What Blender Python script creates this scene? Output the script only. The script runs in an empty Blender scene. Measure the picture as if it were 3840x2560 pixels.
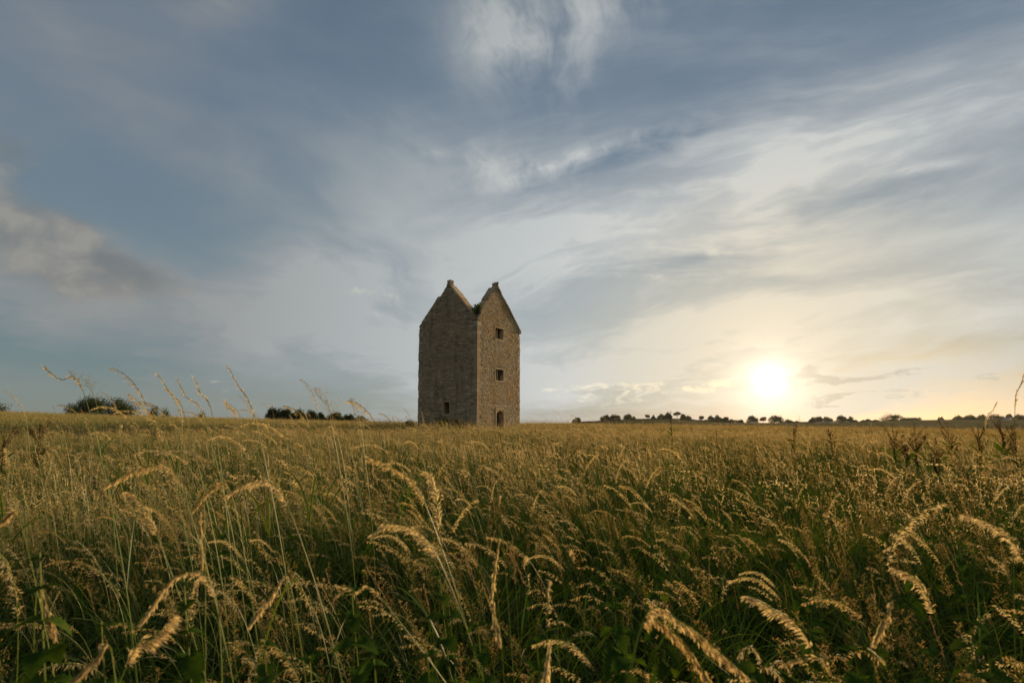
import bpy, math
import numpy as np
from mathutils import Vector, Matrix

R = math.radians
sc = bpy.context.scene
COL = sc.collection

# ------------------------------------------------------------------ camera
F, PITCH, EYE = 1900.0, R(4.5), 1.25          # focal length in photo pixels (3840 wide), eye height in metres
SHIFT = (305.0 - F * math.tan(PITCH)) / 3840.0
cd = bpy.data.cameras.new('camera')
cd.sensor_width = 36.0
cd.lens = 36.0 * F / 3840.0
cd.shift_y = SHIFT
cd.clip_start, cd.clip_end = 0.05, 20000.0
cd.dof.use_dof = True
cd.dof.focus_distance = 9.0
cd.dof.aperture_fstop = 4.5
cam = bpy.data.objects.new('camera', cd)
COL.objects.link(cam)
cam.location = (0, 0, EYE)
cam.rotation_euler = (math.pi / 2 + PITCH, 0, 0)
sc.camera = cam


def ray(px, py):
    """direction of a photo point, scaled so that y (depth) is 1"""
    cx = (px - 1920.0) / F
    cy = (1280.0 - py + SHIFT * 3840.0) / F
    d = Vector((cx, math.cos(PITCH) - cy * math.sin(PITCH), math.sin(PITCH) + cy * math.cos(PITCH)))
    return d / d.y


def at(px, py, depth):
    return Vector((0, 0, EYE)) + ray(px, py) * depth


# ------------------------------------------------------------------ sun, sky, exposure
SUN = ray(2885, 1425).normalized()                    # where the veiled sun glows in the sky
sun_el = math.asin(SUN.z)
sun_az = math.atan2(SUN.x, SUN.y)
ld = bpy.data.lights.new('sun', 'SUN')
ld.energy = 5.0
ld.angle = R(4.5)
ld.color = (1.0, 0.72, 0.42)
sun = bpy.data.objects.new('sun', ld)
COL.objects.link(sun)
LAMP = Vector((math.sin(sun_az + R(10)) * math.cos(R(6)), math.cos(sun_az + R(10)) * math.cos(R(6)), math.sin(R(6))))
sun.rotation_euler = LAMP.to_track_quat('Z', 'Y').to_euler()
sun.location = (60, 120, 40)

vs = sc.view_settings
vs.view_transform = 'Standard'
vs.look = 'None'
vs.exposure = 0.6
vs.gamma = 1.0
vs.use_curve_mapping = False
sc.render.engine = 'CYCLES'
cy = sc.cycles
cy.max_bounces = 4
cy.diffuse_bounces = 2
cy.glossy_bounces = 2
cy.transmission_bounces = 3
cy.transparent_max_bounces = 4
cy.caustics_reflective = cy.caustics_refractive = False

world = bpy.data.worlds.new('World')
sc.world = world
world.use_nodes = True
world.cycles.sampling_method = 'MANUAL'
world.cycles.sample_map_resolution = 512


class S:
    """thin wrapper so that shader maths can be written as expressions"""
    def __init__(self, t, sock):
        self.t, self.s = t, sock

    def _m(self, op, *a, clamp=False):
        n = self.t.nodes.new('ShaderNodeMath')
        n.operation = op
        n.use_clamp = clamp
        for i, v in enumerate((self,) + a):
            if isinstance(v, S):
                self.t.links.new(v.s, n.inputs[i])
            else:
                n.inputs[i].default_value = v
        return S(self.t, n.outputs[0])

    def __add__(self, o): return self._m('ADD', o)
    __radd__ = __add__
    def __mul__(self, o): return self._m('MULTIPLY', o)
    __rmul__ = __mul__
    def __sub__(self, o): return self._m('SUBTRACT', o)
    def __rsub__(self, o): return self._m('MULTIPLY', -1.0)._m('ADD', o)
    def __truediv__(self, o): return self._m('DIVIDE', o)
    def __pow__(self, o): return self._m('POWER', o)
    def max(self, o): return self._m('MAXIMUM', o)
    def min(self, o): return self._m('MINIMUM', o)
    def clamp(self): return self._m('ADD', 0.0, clamp=True)
    def exp(self): return self._m('EXPONENT')

    def smooth(self, a, b, lo=0.0, hi=1.0):
        n = self.t.nodes.new('ShaderNodeMapRange')
        n.interpolation_type = 'SMOOTHSTEP'
        self.t.links.new(self.s, n.inputs[0])
        for i, v in enumerate((a, b, lo, hi)):
            n.inputs[i + 1].default_value = v
        return S(self.t, n.outputs[0])


def ramp(t, fac, stops, interp='LINEAR'):
    n = t.nodes.new('ShaderNodeValToRGB')
    n.color_ramp.interpolation = interp
    el = n.color_ramp.elements
    while len(el) < len(stops):
        el.new(0.5)
    for e, (p, c) in zip(el, stops):
        e.position = p
        e.color = (c[0], c[1], c[2], 1.0)
    t.links.new(fac.s if isinstance(fac, S) else fac, n.inputs[0])
    return n.outputs[0]


def combine(t, x, y, z):
    n = t.nodes.new('ShaderNodeCombineXYZ')
    for i, v in enumerate((x, y, z)):
        if isinstance(v, S):
            t.links.new(v.s, n.inputs[i])
        else:
            n.inputs[i].default_value = v
    return n.outputs[0]


def noise(t, vec, scale=1.0, detail=4.0, rough=0.55, dist=0.0, dim='3D'):
    n = t.nodes.new('ShaderNodeTexNoise')
    n.noise_dimensions = dim
    n.inputs['Scale'].default_value = scale
    n.inputs['Detail'].default_value = detail
    n.inputs['Roughness'].default_value = rough
    n.inputs['Distortion'].default_value = dist
    if vec is not None:
        t.links.new(vec, n.inputs['Vector'])
    return n


def mixc(t, fac, a, b, mode='MIX'):
    n = t.nodes.new('ShaderNodeMix')
    n.data_type = 'RGBA'
    n.blend_type = mode
    for sock, v in ((n.inputs[0], fac), (n.inputs[6], a), (n.inputs[7], b)):
        if isinstance(v, S):
            t.links.new(v.s, sock)
        elif isinstance(v, bpy.types.NodeSocket):
            t.links.new(v, sock)
        elif isinstance(v, (tuple, list)):
            sock.default_value = (v[0], v[1], v[2], 1.0)
        else:
            sock.default_value = v
    return n.outputs[2]


def build_sky():
    t = world.node_tree
    t.nodes.clear()
    tc = t.nodes.new('ShaderNodeTexCoord')
    sep = t.nodes.new('ShaderNodeSeparateXYZ')
    t.links.new(tc.outputs['Generated'], sep.inputs[0])
    x, y, z = (S(t, sep.outputs[i]) for i in range(3))
    dot = t.nodes.new('ShaderNodeVectorMath')
    dot.operation = 'DOT_PRODUCT'
    t.links.new(tc.outputs['Generated'], dot.inputs[0])
    dot.inputs[1].default_value = SUN
    gam = S(t, dot.outputs['Value']).min(1.0).max(-1.0)._m('ARCCOSINE')      # angle from the sun, radians

    # cloud sheet overhead: streaks run away from the viewer and converge at the horizon
    q = z.max(0.0) + 0.16
    px_, py_ = x / q, y / q
    n2 = dict(dim='2D')
    wv = noise(t, combine(t, px_, py_, 0.0), 1.1, 4.0, 0.55, **n2)
    sepw = t.nodes.new('ShaderNodeSeparateColor')
    t.links.new(wv.outputs['Color'], sepw.inputs[0])
    w1, w2 = S(t, sepw.outputs[0]) - 0.5, S(t, sepw.outputs[1]) - 0.5
    fine = S(t, noise(t, combine(t, px_ * 3.4 + w2 * 1.3, py_ * 1.9 + w1 * 1.3 + 3.7, 0.0), 1.5, 6.0, 0.62, **n2).outputs[0])
    soft = S(t, noise(t, combine(t, px_ * 0.9 + 5.1, py_ * 0.7 + 2.2, 0.0), 1.0, 4.0, 0.55, **n2).outputs[0])

    yy = y.max(0.04)
    U = x / yy + w1 * 0.10
    V = z / yy + w2 * 0.08

    def bands(ang, lon, lat, off):
        c, s_ = math.cos(R(ang)), math.sin(R(ang))
        return S(t, noise(t, combine(t, (U * c + V * s_) * lon + w2 * 0.5 + off, (V * c - U * s_) * lat + w1 * 0.9, 0.0), 1.0, 7.0, 0.60, **n2).outputs[0])
    side = U.smooth(-0.40, 0.15)
    b_left, b_right = bands(-24, 1.5, 4.2, 3.0), bands(12, 1.7, 8.0, 0.0)
    streak = b_left + (b_right - b_left) * side

    quad = combine(t, U * U, U * V, V * V)
    lin = combine(t, U, V, 1.0)

    def vdot(sock, v):
        n = t.nodes.new('ShaderNodeVectorMath')
        n.operation = 'DOT_PRODUCT'
        t.links.new(sock, n.inputs[0])
        n.inputs[1].default_value = v
        return S(t, n.outputs['Value'])

    def blob(px, py, a, b, ang, amp):
        d = ray(px, py)
        c, s = math.cos(R(ang)), math.sin(R(ang))
        a, b = a / F, b / F
        A = c * c / a ** 2 + s * s / b ** 2
        B = 2 * c * s * (1 / a ** 2 - 1 / b ** 2)
        C = s * s / a ** 2 + c * c / b ** 2
        u, v = d.x, d.z
        k = A * u * u + B * u * v + C * v * v
        return (vdot(quad, (-A, -B, -C)) + vdot(lin, (2 * A * u + B * v, B * u + 2 * C * v, math.log(amp) - k))).exp()

    def total(lst):
        acc = None
        for b in lst:
            g = blob(*b)
            acc = g if acc is None else acc + g
        return acc

    # ang > 0 tilts up to the right
    veil = total([
        (1950, 800, 620, 330, 0, 0.34),
        (400, 330, 900, 150, -33, 0.36),       # long diagonal veil upper left
        (900, 0, 240, 110, 20, 0.42),
        (1500, 620, 430, 330, -40, 0.24),
        (1180, 1090, 300, 190, 8, 0.85),
        (720, 1180, 800, 170, -8, 0.95),       # grey bank, lower left
        (2100, 930, 560, 150, 6, 0.62),
        (2700, 760, 620, 250, 24, 0.78),       # the broad pale sweep on the right
        (3500, 470, 800, 230, 14, 0.62),
        (2950, 1130, 1100, 190, 11, 0.62),
        (3500, 1240, 900, 170, 8, 0.50),
        (2500, 1420, 900, 130, 0, 0.60),
        (3450, 1500, 700, 110, 0, 0.62),
        (1900, 1250, 500, 200, 0, 0.42),
        (1650, 1480, 420, 110, 0, 0.30),
    ])
    wisp = total([
        (1830, 90, 150, 230, 8, 0.75),
        (2050, 160, 190, 250, -12, 0.62),
        (2260, 30, 240, 120, 10, 0.55),
        (2200, 570, 330, 34, 20, 0.75),
        (1860, 640, 240, 90, -12, 0.60),
        (1610, 590, 60, 34, 10, 0.55),
        (2720, 935, 270, 16, 4, 0.5),
        (3450, 645, 220, 22, 10, 0.55),
        (3780, 270, 240, 50, 12, 0.5),
        (2450, 1048, 180, 12, 0, 0.6),
        (2850, 1282, 330, 14, 3, 0.75), (3080, 1338, 230, 13, 5, 0.75), (3350, 1130, 420, 14, 14, 0.45), (3450, 1225, 420, 14, 10, 0.5),
        (2450, 1330, 260, 12, 6, 0.5), (1900, 1400, 240, 16, 3, 0.45), (1250, 1150, 160, 26, -14, 0.5), (1180, 985, 150, 30, -24, 0.4),
        (150, 1200, 420, 34, -12, 0.30),
        (1200, 1110, 220, 60, 10, 0.35),
        (1310, 1110, 60, 26, 0, 0.3),
    ])
    gaps = total([
        (3330, 760, 520, 90, 9, 0.22),
        (2600, 965, 420, 46, 10, 0.22),
        (2350, 560, 360, 50, 20, 0.25),
        (3300, 1330, 420, 40, 9, 0.45), (260, 1330, 460, 90, -8, 0.35), (1450, 1180, 120, 110, 60, 0.3),
        (3600, 1310, 420, 40, 6, 0.3),
    ])
    bank = total([                              # the low cumulus bank on the left
        (20, 830, 420, 170, -28, 0.95),
        (330, 960, 260, 95, -16, 0.85),
        (60, 560, 170, 70, -28, 0.55),
        (600, 1050, 340, 85, -12, 0.50),
        (120, 1060, 500, 90, -8, 0.45),
    ])
    st = streak.smooth(0.28, 0.74)
    dens = veil * (0.50 + 0.90 * st) + wisp * (fine.smooth(0.34, 0.74) * 1.05) - gaps * (1.15 - st)
    dens = dens + soft.smooth(0.42, 0.75) * 0.16 + streak.smooth(0.36, 0.80) * 0.17 + 0.06
    dens = dens + (y * -1.0).smooth(-0.15, 0.5) * 0.45
    dens = dens.max(0.0).min(0.96)
    cn2 = noise(t, combine(t, U * 5.0, V * 7.5 + 1.3, 0.0), 1.0, 6.0, 0.58, **n2)
    cnb = S(t, cn2.outputs[0])
    cnc = S(t, noise(t, combine(t, U * 5.0 - 0.25, V * 7.5 + 1.0, 0.0), 1.0, 4.0, 0.55, **n2).outputs[0])
    bk = (bank + (cnb - 0.5) * 1.5).smooth(0.28, 0.95) * bank.smooth(0.04, 0.30)

    # clear air: physical sky
    sky = t.nodes.new('ShaderNodeTexSky')
    sky.sky_type = 'NISHITA'
    sky.sun_disc = False
    sky.sun_elevation = R(6)
    sky.sun_rotation = sun_az + R(10)
    sky.altitude = 100
    sky.air_density = 1.0
    sky.dust_density = 0.6
    sky.ozone_density = 1.4
    K = 10.0
    # thin high haze greys the physical sky, most of all low down
    air = ramp(t, z.clamp(), [(0.0, (0.19, 0.240, 0.245)), (0.10, (0.155, 0.218, 0.248)), (0.28, (0.158, 0.228, 0.280)),
                              (0.48, (0.124, 0.186, 0.262)), (0.70, (0.092, 0.148, 0.222)), (1.0, (0.075, 0.12, 0.19))])
    air = mixc(t, 1.0, air, (K, K, K), 'MULTIPLY')
    clear = mixc(t, 0.80, sky.outputs[0], air)
    g = gam / math.pi
    lit = ramp(t, g, [(0.0, (0.80, 0.70, 0.53)), (0.03, (0.77, 0.68, 0.52)), (0.08, (0.68, 0.64, 0.545)),
                      (0.117, (0.61, 0.615, 0.59)), (0.15, (0.54, 0.565, 0.565)), (0.25, (0.40, 0.43, 0.435)),
                      (0.34, (0.285, 0.295, 0.295)), (0.48, (0.30, 0.295, 0.28)), (0.70, (0.40, 0.38, 0.35)), (1.0, (0.44, 0.415, 0.375))])
    lit = mixc(t, 1.0, lit, (K, K, K), 'MULTIPLY')
    col = mixc(t, dens, clear, lit)
    grey = mixc(t, 1.0, ramp(t, (cnb - cnc) * 1.6 + 0.5, [(0.2, (0.175, 0.185, 0.19)), (0.5, (0.225, 0.225, 0.215)), (0.8, (0.31, 0.295, 0.265))]), (K, K, K), 'MULTIPLY')
    col = mixc(t, bk * 0.78, col, grey)

    # small cumulus near the horizon
    cn = S(t, noise(t, combine(t, U * 44.0, V * 60.0, 0.0), 1.0, 5.0, 0.64, **n2).outputs[0])
    puffs = total([
        (2190, 1460, 130, 26, 2, 0.8), (2400, 1460, 110, 36, 24, 0.8), (2590, 1465, 90, 22, 6, 0.8),
        (2720, 1430, 60, 30, 14, 0.9), (2020, 1460, 40, 10, 0, 0.6),
        (1330, 1110, 60, 22, 4, 0.7), (1480, 1110, 34, 16, 0, 0.6), (1405, 1198, 14, 20, 0, 0.7),
        (805, 1428, 24, 10, 0, 0.7), (850, 1472, 30, 10, 0, 0.6), (1140, 1450, 40, 10, 0, 0.5)])
    pf = (puffs + (cn - 0.5) * 2.4).smooth(0.20, 1.25)
    col = mixc(t, pf * 0.95 * puffs.smooth(0.05, 0.25), col, mixc(t, 1.0, lit, (1.32, 1.24, 1.08), 'MULTIPLY'))
    dark = total([
        (3055, 1393, 46, 26, 0, 1.0), (3090, 1422, 150, 12, 2, 1.0), (3330, 1405, 200, 10, 5, 0.8),
        (3110, 1490, 120, 11, 2, 0.9), (3380, 1488, 200, 8, 0, 0.5), (3700, 1420, 80, 7, 3, 0.6), (2950, 1435, 50, 7, 0, 0.7)])
    dk = (dark + (cn - 0.5) * 1.5).smooth(0.20, 1.05)
    col = mixc(t, dk * 0.8 * dark.smooth(0.05, 0.3), col, mixc(t, 1.0, lit, (0.72, 0.71, 0.70), 'MULTIPLY'))

    # veiled sun: forward-scattered light through thin cloud
    glow = (gam * gam * (-1.0 / (2 * R(1.0) ** 2))).exp() * 0.75 + (gam * gam * (-1.0 / (2 * R(2.3) ** 2))).exp() * (0.08 + 0.42 * streak) + (gam * (-1.0 / R(5.0))).exp() * 0.27 + (gam * (-1.0 / R(16.0))).exp() * 0.045
    gl = combine(t, glow * (K * 1.0), glow * (K * 0.82), glow * (K * 0.60))
    col = mixc(t, 1.0, col, gl, 'ADD')
    # ground side of the world is not seen; keep it dull
    bg = t.nodes.new('ShaderNodeBackground')
    bg.inputs['Strength'].default_value = 0.0685
    out = t.nodes.new('ShaderNodeOutputWorld')
    t.links.new(col, bg.inputs['Color'])
    t.links.new(bg.outputs[0], out.inputs['Surface'])


build_sky()

# ------------------------------------------------------------------ helpers
rng = np.random.default_rng(11)


def tag(o, label=None, cat=None, group=None, kind=None):
    if label: o['label'] = label
    if cat: o['category'] = cat
    if group: o['group'] = group
    if kind: o['kind'] = kind
    return o


def empty(name, loc):
    o = bpy.data.objects.new(name, None)
    o.empty_display_size = 0.1
    COL.objects.link(o)
    o.location = loc
    return o


class MB:
    """collects vertices and faces for one mesh"""
    def __init__(self):
        self.v, self.f, self.m, self.a = [], [], [], []

    def add(self, verts, faces, mat=0, tone=0.5):
        b = len(self.v)
        self.v.extend([tuple(p) for p in verts])
        self.a.extend([tone] * len(verts))
        for f in faces:
            self.f.append([i + b for i in f])
            self.m.append(mat)

    def box(self, lo, hi, mat=0, tone=0.5):
        (a, b, c), (d, e, f) = lo, hi
        self.add([(a, b, c), (d, b, c), (d, e, c), (a, e, c), (a, b, f), (d, b, f), (d, e, f), (a, e, f)],
                 [(0, 3, 2, 1), (4, 5, 6, 7), (0, 1, 5, 4), (1, 2, 6, 5), (2, 3, 7, 6), (3, 0, 4, 7)], mat, tone)

    def tube(self, pts, rads, n=5, mat=0, cap=True):
        rings = []
        P = [Vector(p) for p in pts]
        for i, p in enumerate(P):
            d = (P[min(i + 1, len(P) - 1)] - P[max(i - 1, 0)]).normalized()
            s = d.cross(Vector((0.31, 0.2, 0.93)))
            if s.length < 1e-3: s = d.cross(Vector((1, 0, 0)))
            s.normalize()
            u = s.cross(d)
            rings.append([p + (s * math.cos(2 * math.pi * k / n) + u * math.sin(2 * math.pi * k / n)) * rads[i] for k in range(n)])
        fs = []
        for i in range(len(P) - 1):
            for k in range(n):
                k2 = (k + 1) % n
                fs.append((i * n + k, i * n + k2, (i + 1) * n + k2, (i + 1) * n + k))
        if cap:
            fs.append(tuple(range((len(P) - 1) * n, len(P) * n)))
        self.add([q for r_ in rings for q in r_], fs, mat)

    def mesh(self, name, mats, smooth=False, tone=False):
        me = bpy.data.meshes.new(name)
        me.from_pydata(self.v, [], self.f)
        for m in mats: me.materials.append(m)
        if len(mats) > 1: me.polygons.foreach_set('material_index', self.m)
        if smooth: me.polygons.foreach_set('use_smooth', [True] * len(self.f))
        if tone:
            at_ = me.attributes.new('tone', 'FLOAT', 'POINT')
            at_.data.foreach_set('value', self.a)
        me.update()
        return me

    def build(self, name, mats, parent=None, smooth=False, tone=False):
        if not isinstance(mats, (list, tuple)): mats = [mats]
        o = bpy.data.objects.new(name, self.mesh(name, mats, smooth, tone))
        COL.objects.link(o)
        if parent is not None: o.parent = parent
        return o


def material(name):
    m = bpy.data.materials.new(name)
    m.use_nodes = True
    t = m.node_tree
    t.nodes.clear()
    out = t.nodes.new('ShaderNodeOutputMaterial')
    return m, t, out


def leafy(name, stops, trans=0.4, tint=(1.0, 1.0, 1.0), gloss=0.0, rnd='object', tone_scale=None):
    """thin plant matter: diffuse front, light let through from behind"""
    m, t, out = material(name)
    if rnd in ('object', 'both'):
        oi = t.nodes.new('ShaderNodeObjectInfo')
        fac = S(t, oi.outputs['Random'])
    else:
        a = t.nodes.new('ShaderNodeAttribute')
        a.attribute_name = 'tone'
        fac = S(t, a.outputs['Fac'])
    if rnd == 'both':
        oi = t.nodes.new('ShaderNodeObjectInfo')
        a = t.nodes.new('ShaderNodeAttribute')
        a.attribute_name = 'tone'
        fac = S(t, a.outputs['Fac']) * 0.8 + S(t, oi.outputs['Random']) * 0.2
    if tone_scale:
        geo = t.nodes.new('ShaderNodeNewGeometry')
        nz = S(t, noise(t, geo.outputs['Position'], tone_scale, 2.0, 0.5).outputs[0])
        fac = (fac * 0.55 + nz.smooth(0.3, 0.7) * 0.45)
    c = ramp(t, fac, stops)
    d = t.nodes.new('ShaderNodeBsdfDiffuse')
    t.links.new(c, d.inputs[0])
    tr = t.nodes.new('ShaderNodeBsdfTranslucent')
    t.links.new(mixc(t, 1.0, c, tint, 'MULTIPLY'), tr.inputs[0])
    mx = t.nodes.new('ShaderNodeMixShader')
    mx.inputs[0].default_value = trans
    t.links.new(d.outputs[0], mx.inputs[1])
    t.links.new(tr.outputs[0], mx.inputs[2])
    res = mx.outputs[0]
    if gloss:
        g = t.nodes.new('ShaderNodeBsdfGlossy')
        g.inputs['Roughness'].default_value = 0.42
        g.inputs['Color'].default_value = (0.9, 0.85, 0.75, 1)
        m2 = t.nodes.new('ShaderNodeMixShader')
        m2.inputs[0].default_value = gloss
        t.links.new(res, m2.inputs[1])
        t.links.new(g.outputs[0], m2.inputs[2])
        res = m2.outputs[0]
    t.links.new(res, out.inputs['Surface'])
    return m


# ------------------------------------------------------------------ lie of the land
def sst(a, b, v):
    k = np.clip((v - a) / (b - a), 0, 1)
    return k * k * (3 - 2 * k)


SKY_X = np.array([-4000, 0, 1000, 1700, 2020, 2200, 2350, 2520, 2650, 2750, 2900, 3100, 3290, 3500, 3700, 3840, 5200, 9000.])
SKY_Y = np.array([1596, 1596, 1596, 1594, 1590, 1584, 1574, 1571, 1581, 1584, 1585, 1585, 1580, 1573, 1574, 1572, 1575, 1590.])


def gz(x, y):
    x = np.asarray(x, float); y = np.asarray(y, float)
    r = np.hypot(x, y)
    left = np.maximum(0, -x)
    near = 0.30 * (1 - np.exp(-(r / 26.0) ** 2)) + 0.0030 * np.minimum(left, 90) ** 1.5 - 0.013 * np.clip(x - 6, 0, 120)
    near = near + 0.05 * np.sin(x * 0.41 + 1.3) * np.sin(y * 0.33) + 0.03 * np.sin(x * 1.1) * np.cos(y * 0.9 + 0.6)
    near = near - 0.00042 * np.clip(r - 85, 0, 130) ** 2
    yy = np.where(y > 0.2 * r, y, 0.2 * r + 1e-6)
    px = 1920 + F * x / yy
    ridge = EYE + (1585 - np.interp(px, SKY_X, SKY_Y)) / F * 450.0 * yy / np.maximum(r, 1e-6)
    w = sst(190, 450, r)
    z = near * (1 - w) + ridge * w
    far = -14.0
    return z + (far - z) * sst(455, 1500, r)


def gzf(x, y):
    return float(gz(x, y))


def make_ground():
    rad = np.concatenate([np.linspace(0.0, 30, 46), np.geomspace(31, 600, 90), np.geomspace(640, 9000, 26)])
    nA = 240
    ang = np.linspace(0, 2 * math.pi, nA, endpoint=False)
    verts = [(0, 0, gzf(0, 0))]
    for r_ in rad[1:]:
        xs, ys = r_ * np.sin(ang), r_ * np.cos(ang)
        zs = gz(xs, ys)
        verts.extend(zip(xs.tolist(), ys.tolist(), zs.tolist()))
    faces = [(0, 1 + (k + 1) % nA, 1 + k) for k in range(nA)]
    for i in range(len(rad) - 2):
        a, b = 1 + i * nA, 1 + (i + 1) * nA
        for k in range(nA):
            k2 = (k + 1) % nA
            faces.append((a + k, a + k2, b + k2, b + k))
    me = bpy.data.meshes.new('field')
    me.from_pydata(verts, [], faces)
    me.polygons.foreach_set('use_smooth', [True] * len(faces))
    m, t, out = material('field_soil_and_pasture')
    geo = t.nodes.new('ShaderNodeNewGeometry')
    n1 = S(t, noise(t, geo.outputs['Position'], 0.02, 4.0, 0.6).outputs[0])
    n2 = S(t, noise(t, geo.outputs['Position'], 0.9, 5.0, 0.65).outputs[0])
    sepp = t.nodes.new('ShaderNodeSeparateXYZ')
    t.links.new(geo.outputs['Position'], sepp.inputs[0])
    X, Y = S(t, sepp.outputs[0]), S(t, sepp.outputs[1])
    rr = (X * X + Y * Y) ** 0.5
    past = ramp(t, n1 * 0.6 + n2 * 0.4, [(0.3, (0.085, 0.095, 0.030)), (0.5, (0.15, 0.125, 0.045)), (0.72, (0.20, 0.155, 0.065))])
    soil = ramp(t, n2, [(0.3, (0.020, 0.022, 0.010)), (0.7, (0.045, 0.045, 0.018))])
    c = mixc(t, rr.smooth(60, 130), soil, past)
    bs = t.nodes.new('ShaderNodeBsdfDiffuse')
    t.links.new(c, bs.inputs['Color'])
    bp = t.nodes.new('ShaderNodeBump')
    bp.inputs['Strength'].default_value = 0.6
    bp.inputs['Distance'].default_value = 0.15
    t.links.new(n2.s, bp.inputs['Height'])
    t.links.new(bp.outputs[0], bs.inputs['Normal'])
    t.links.new(bs.outputs[0], out.inputs['Surface'])
    me.materials.append(m)
    o = bpy.data.objects.new('field', me)
    COL.objects.link(o)
    tag(o, 'rolling meadow ground under the tall grass, rising to the hill on one side', 'field', kind='structure')


make_ground()

# ------------------------------------------------------------------ the dovecote
TC = Vector((-2.430, 35.089, 0.0))
TL = Vector((-0.8355, 0.5495, 0.0))
TR = Vector((0.5495, 0.8355, 0.0))
SIDE, THICK = 5.6, 0.62


def stone_mat(name, stops, patch, patch_amt, grey=(0.30, 0.30, 0.26), grey_amt=0.3, dark_amt=0.5, grain=1.0):
    m, t, out = material(name)
    geo = t.nodes.new('ShaderNodeNewGeometry')
    pos = geo.outputs['Position']
    a = t.nodes.new('ShaderNodeAttribute')
    a.attribute_name = 'tone'
    tone = S(t, a.outputs['Fac'])
    n_big = S(t, noise(t, pos, 0.55, 4.0, 0.6).outputs[0])
    n_mid = S(t, noise(t, pos, 2.6, 5.0, 0.65).outputs[0])
    n_fine = S(t, noise(t, pos, 14.0, 4.0, 0.7).outputs[0])
    c = ramp(t, tone * 0.62 + n_mid * 0.25 + n_fine * 0.25 - 0.06, stops)
    # stretch vertically for run-off streaks
    sp = t.nodes.new('ShaderNodeSeparateXYZ')
    t.links.new(pos, sp.inputs[0])
    vx, vy, vz = (S(t, sp.outputs[i]) for i in range(3))
    n_run = S(t, noise(t, combine(t, vx * 2.4, vy * 2.4, vz * 0.42), 1.0, 4.0, 0.6).outputs[0])
    c = mixc(t, (n_big * 0.6 + n_run * 0.4).smooth(0.44, 0.62) * patch_amt, c, patch)
    c = mixc(t, (n_mid * 0.5 + n_big * 0.5).smooth(0.50, 0.66) * grey_amt, c, grey)
    c = mixc(t, n_run.smooth(0.52, 0.70) * dark_amt, c, mixc(t, 1.0, c, (0.42, 0.42, 0.40), 'MULTIPLY'))
    # pale lichen spots
    vo = t.nodes.new('ShaderNodeTexVoronoi')
    vo.inputs['Scale'].default_value = 2.3
    t.links.new(pos, vo.inputs['Vector'])
    spot = (S(t, vo.outputs['Distance']) + (n_fine - 0.5) * 0.25)
    c = mixc(t, spot.smooth(0.10, 0.16, 1.0, 0.0) * n_mid.smooth(0.48, 0.56) * 0.55, c, (0.42, 0.42, 0.38))
    bs = t.nodes.new('ShaderNodeBsdfPrincipled')
    bs.inputs['Roughness'].default_value = 0.92
    bs.inputs['Specular IOR Level'].default_value = 0.15
    t.links.new(c, bs.inputs['Base Color'])
    bp = t.nodes.new('ShaderNodeBump')
    bp.inputs['Strength'].default_value = 0.9
    bp.inputs['Distance'].default_value = 0.03
    t.links.new((n_fine + n_mid).s, bp.inputs['Height'])
    t.links.new(bp.outputs[0], bs.inputs['Normal'])
    t.links.new(bs.outputs[0], out.inputs['Surface'])
    return m


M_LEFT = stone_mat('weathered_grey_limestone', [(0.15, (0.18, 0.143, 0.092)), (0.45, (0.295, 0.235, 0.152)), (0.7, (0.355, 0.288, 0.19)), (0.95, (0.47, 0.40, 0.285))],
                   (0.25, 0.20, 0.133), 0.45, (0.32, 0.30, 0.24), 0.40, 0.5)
M_RIGHT = stone_mat('sunlit_lichened_ochre_limestone', [(0.12, (0.33, 0.24, 0.13)), (0.45, (0.53, 0.395, 0.225)), (0.7, (0.60, 0.46, 0.275)), (0.95, (0.66, 0.54, 0.37))],
                    (0.57, 0.31, 0.10), 0.68, (0.56, 0.48, 0.35), 0.35, 0.25)  # ochre lichen, plus sun-side brightness put into the base colour
M_DRESS = stone_mat('dressed_limestone', [(0.1, (0.20, 0.165, 0.11)), (0.5, (0.30, 0.25, 0.165)), (0.95, (0.40, 0.35, 0.25))],
                    (0.34, 0.20, 0.08), 0.35, (0.30, 0.29, 0.24), 0.4, 0.35)
M_CORE = stone_mat('lime_mortar_core', [(0.1, (0.16, 0.135, 0.09)), (0.9, (0.30, 0.25, 0.17))], (0.12, 0.09, 0.05), 0.3, (0.14, 0.13, 0.10), 0.3, 0.4)

M_INNER_SHADE = stone_mat('shade_dark_inner_stone', [(0.1, (0.03, 0.028, 0.02)), (0.9, (0.07, 0.06, 0.045))], (0.05, 0.045, 0.03), 0.3, (0.06, 0.06, 0.05), 0.3, 0.4)  # interior shade put into the stone colour, so the openings look black

LEFT_P = [(5.58, -0.6), (5.58, 8.34), (5.34, 8.68), (4.93, 9.07), (4.78, 9.32), (2.62, 11.38), (0.0, 8.52), (0.0, -0.6)]
RIGHT_P = [(0.0, -0.6), (0.0, 8.52), (2.38, 11.36), (5.56, 8.52), (5.56, -0.6)]
#            u0    u1    z0    z1
LEFT_O = [(2.49, 3.04, 1.90, 2.73)]
RIGHT_O = [(2.21, 3.22, 7.45, 8.26), (2.25, 3.26, 4.36, 5.18), (2.37, 3.27, -0.6, 2.18)]


def span(poly, z):
    xs = []
    for (a, za), (b, zb) in zip(poly, poly[1:] + poly[:1]):
        if (za - z) * (zb - z) < 0 or za == z:
            if za == zb: continue
            xs.append(a + (b - a) * (z - za) / (zb - za))
    return (min(xs), max(xs)) if len(xs) >= 2 else None


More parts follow.
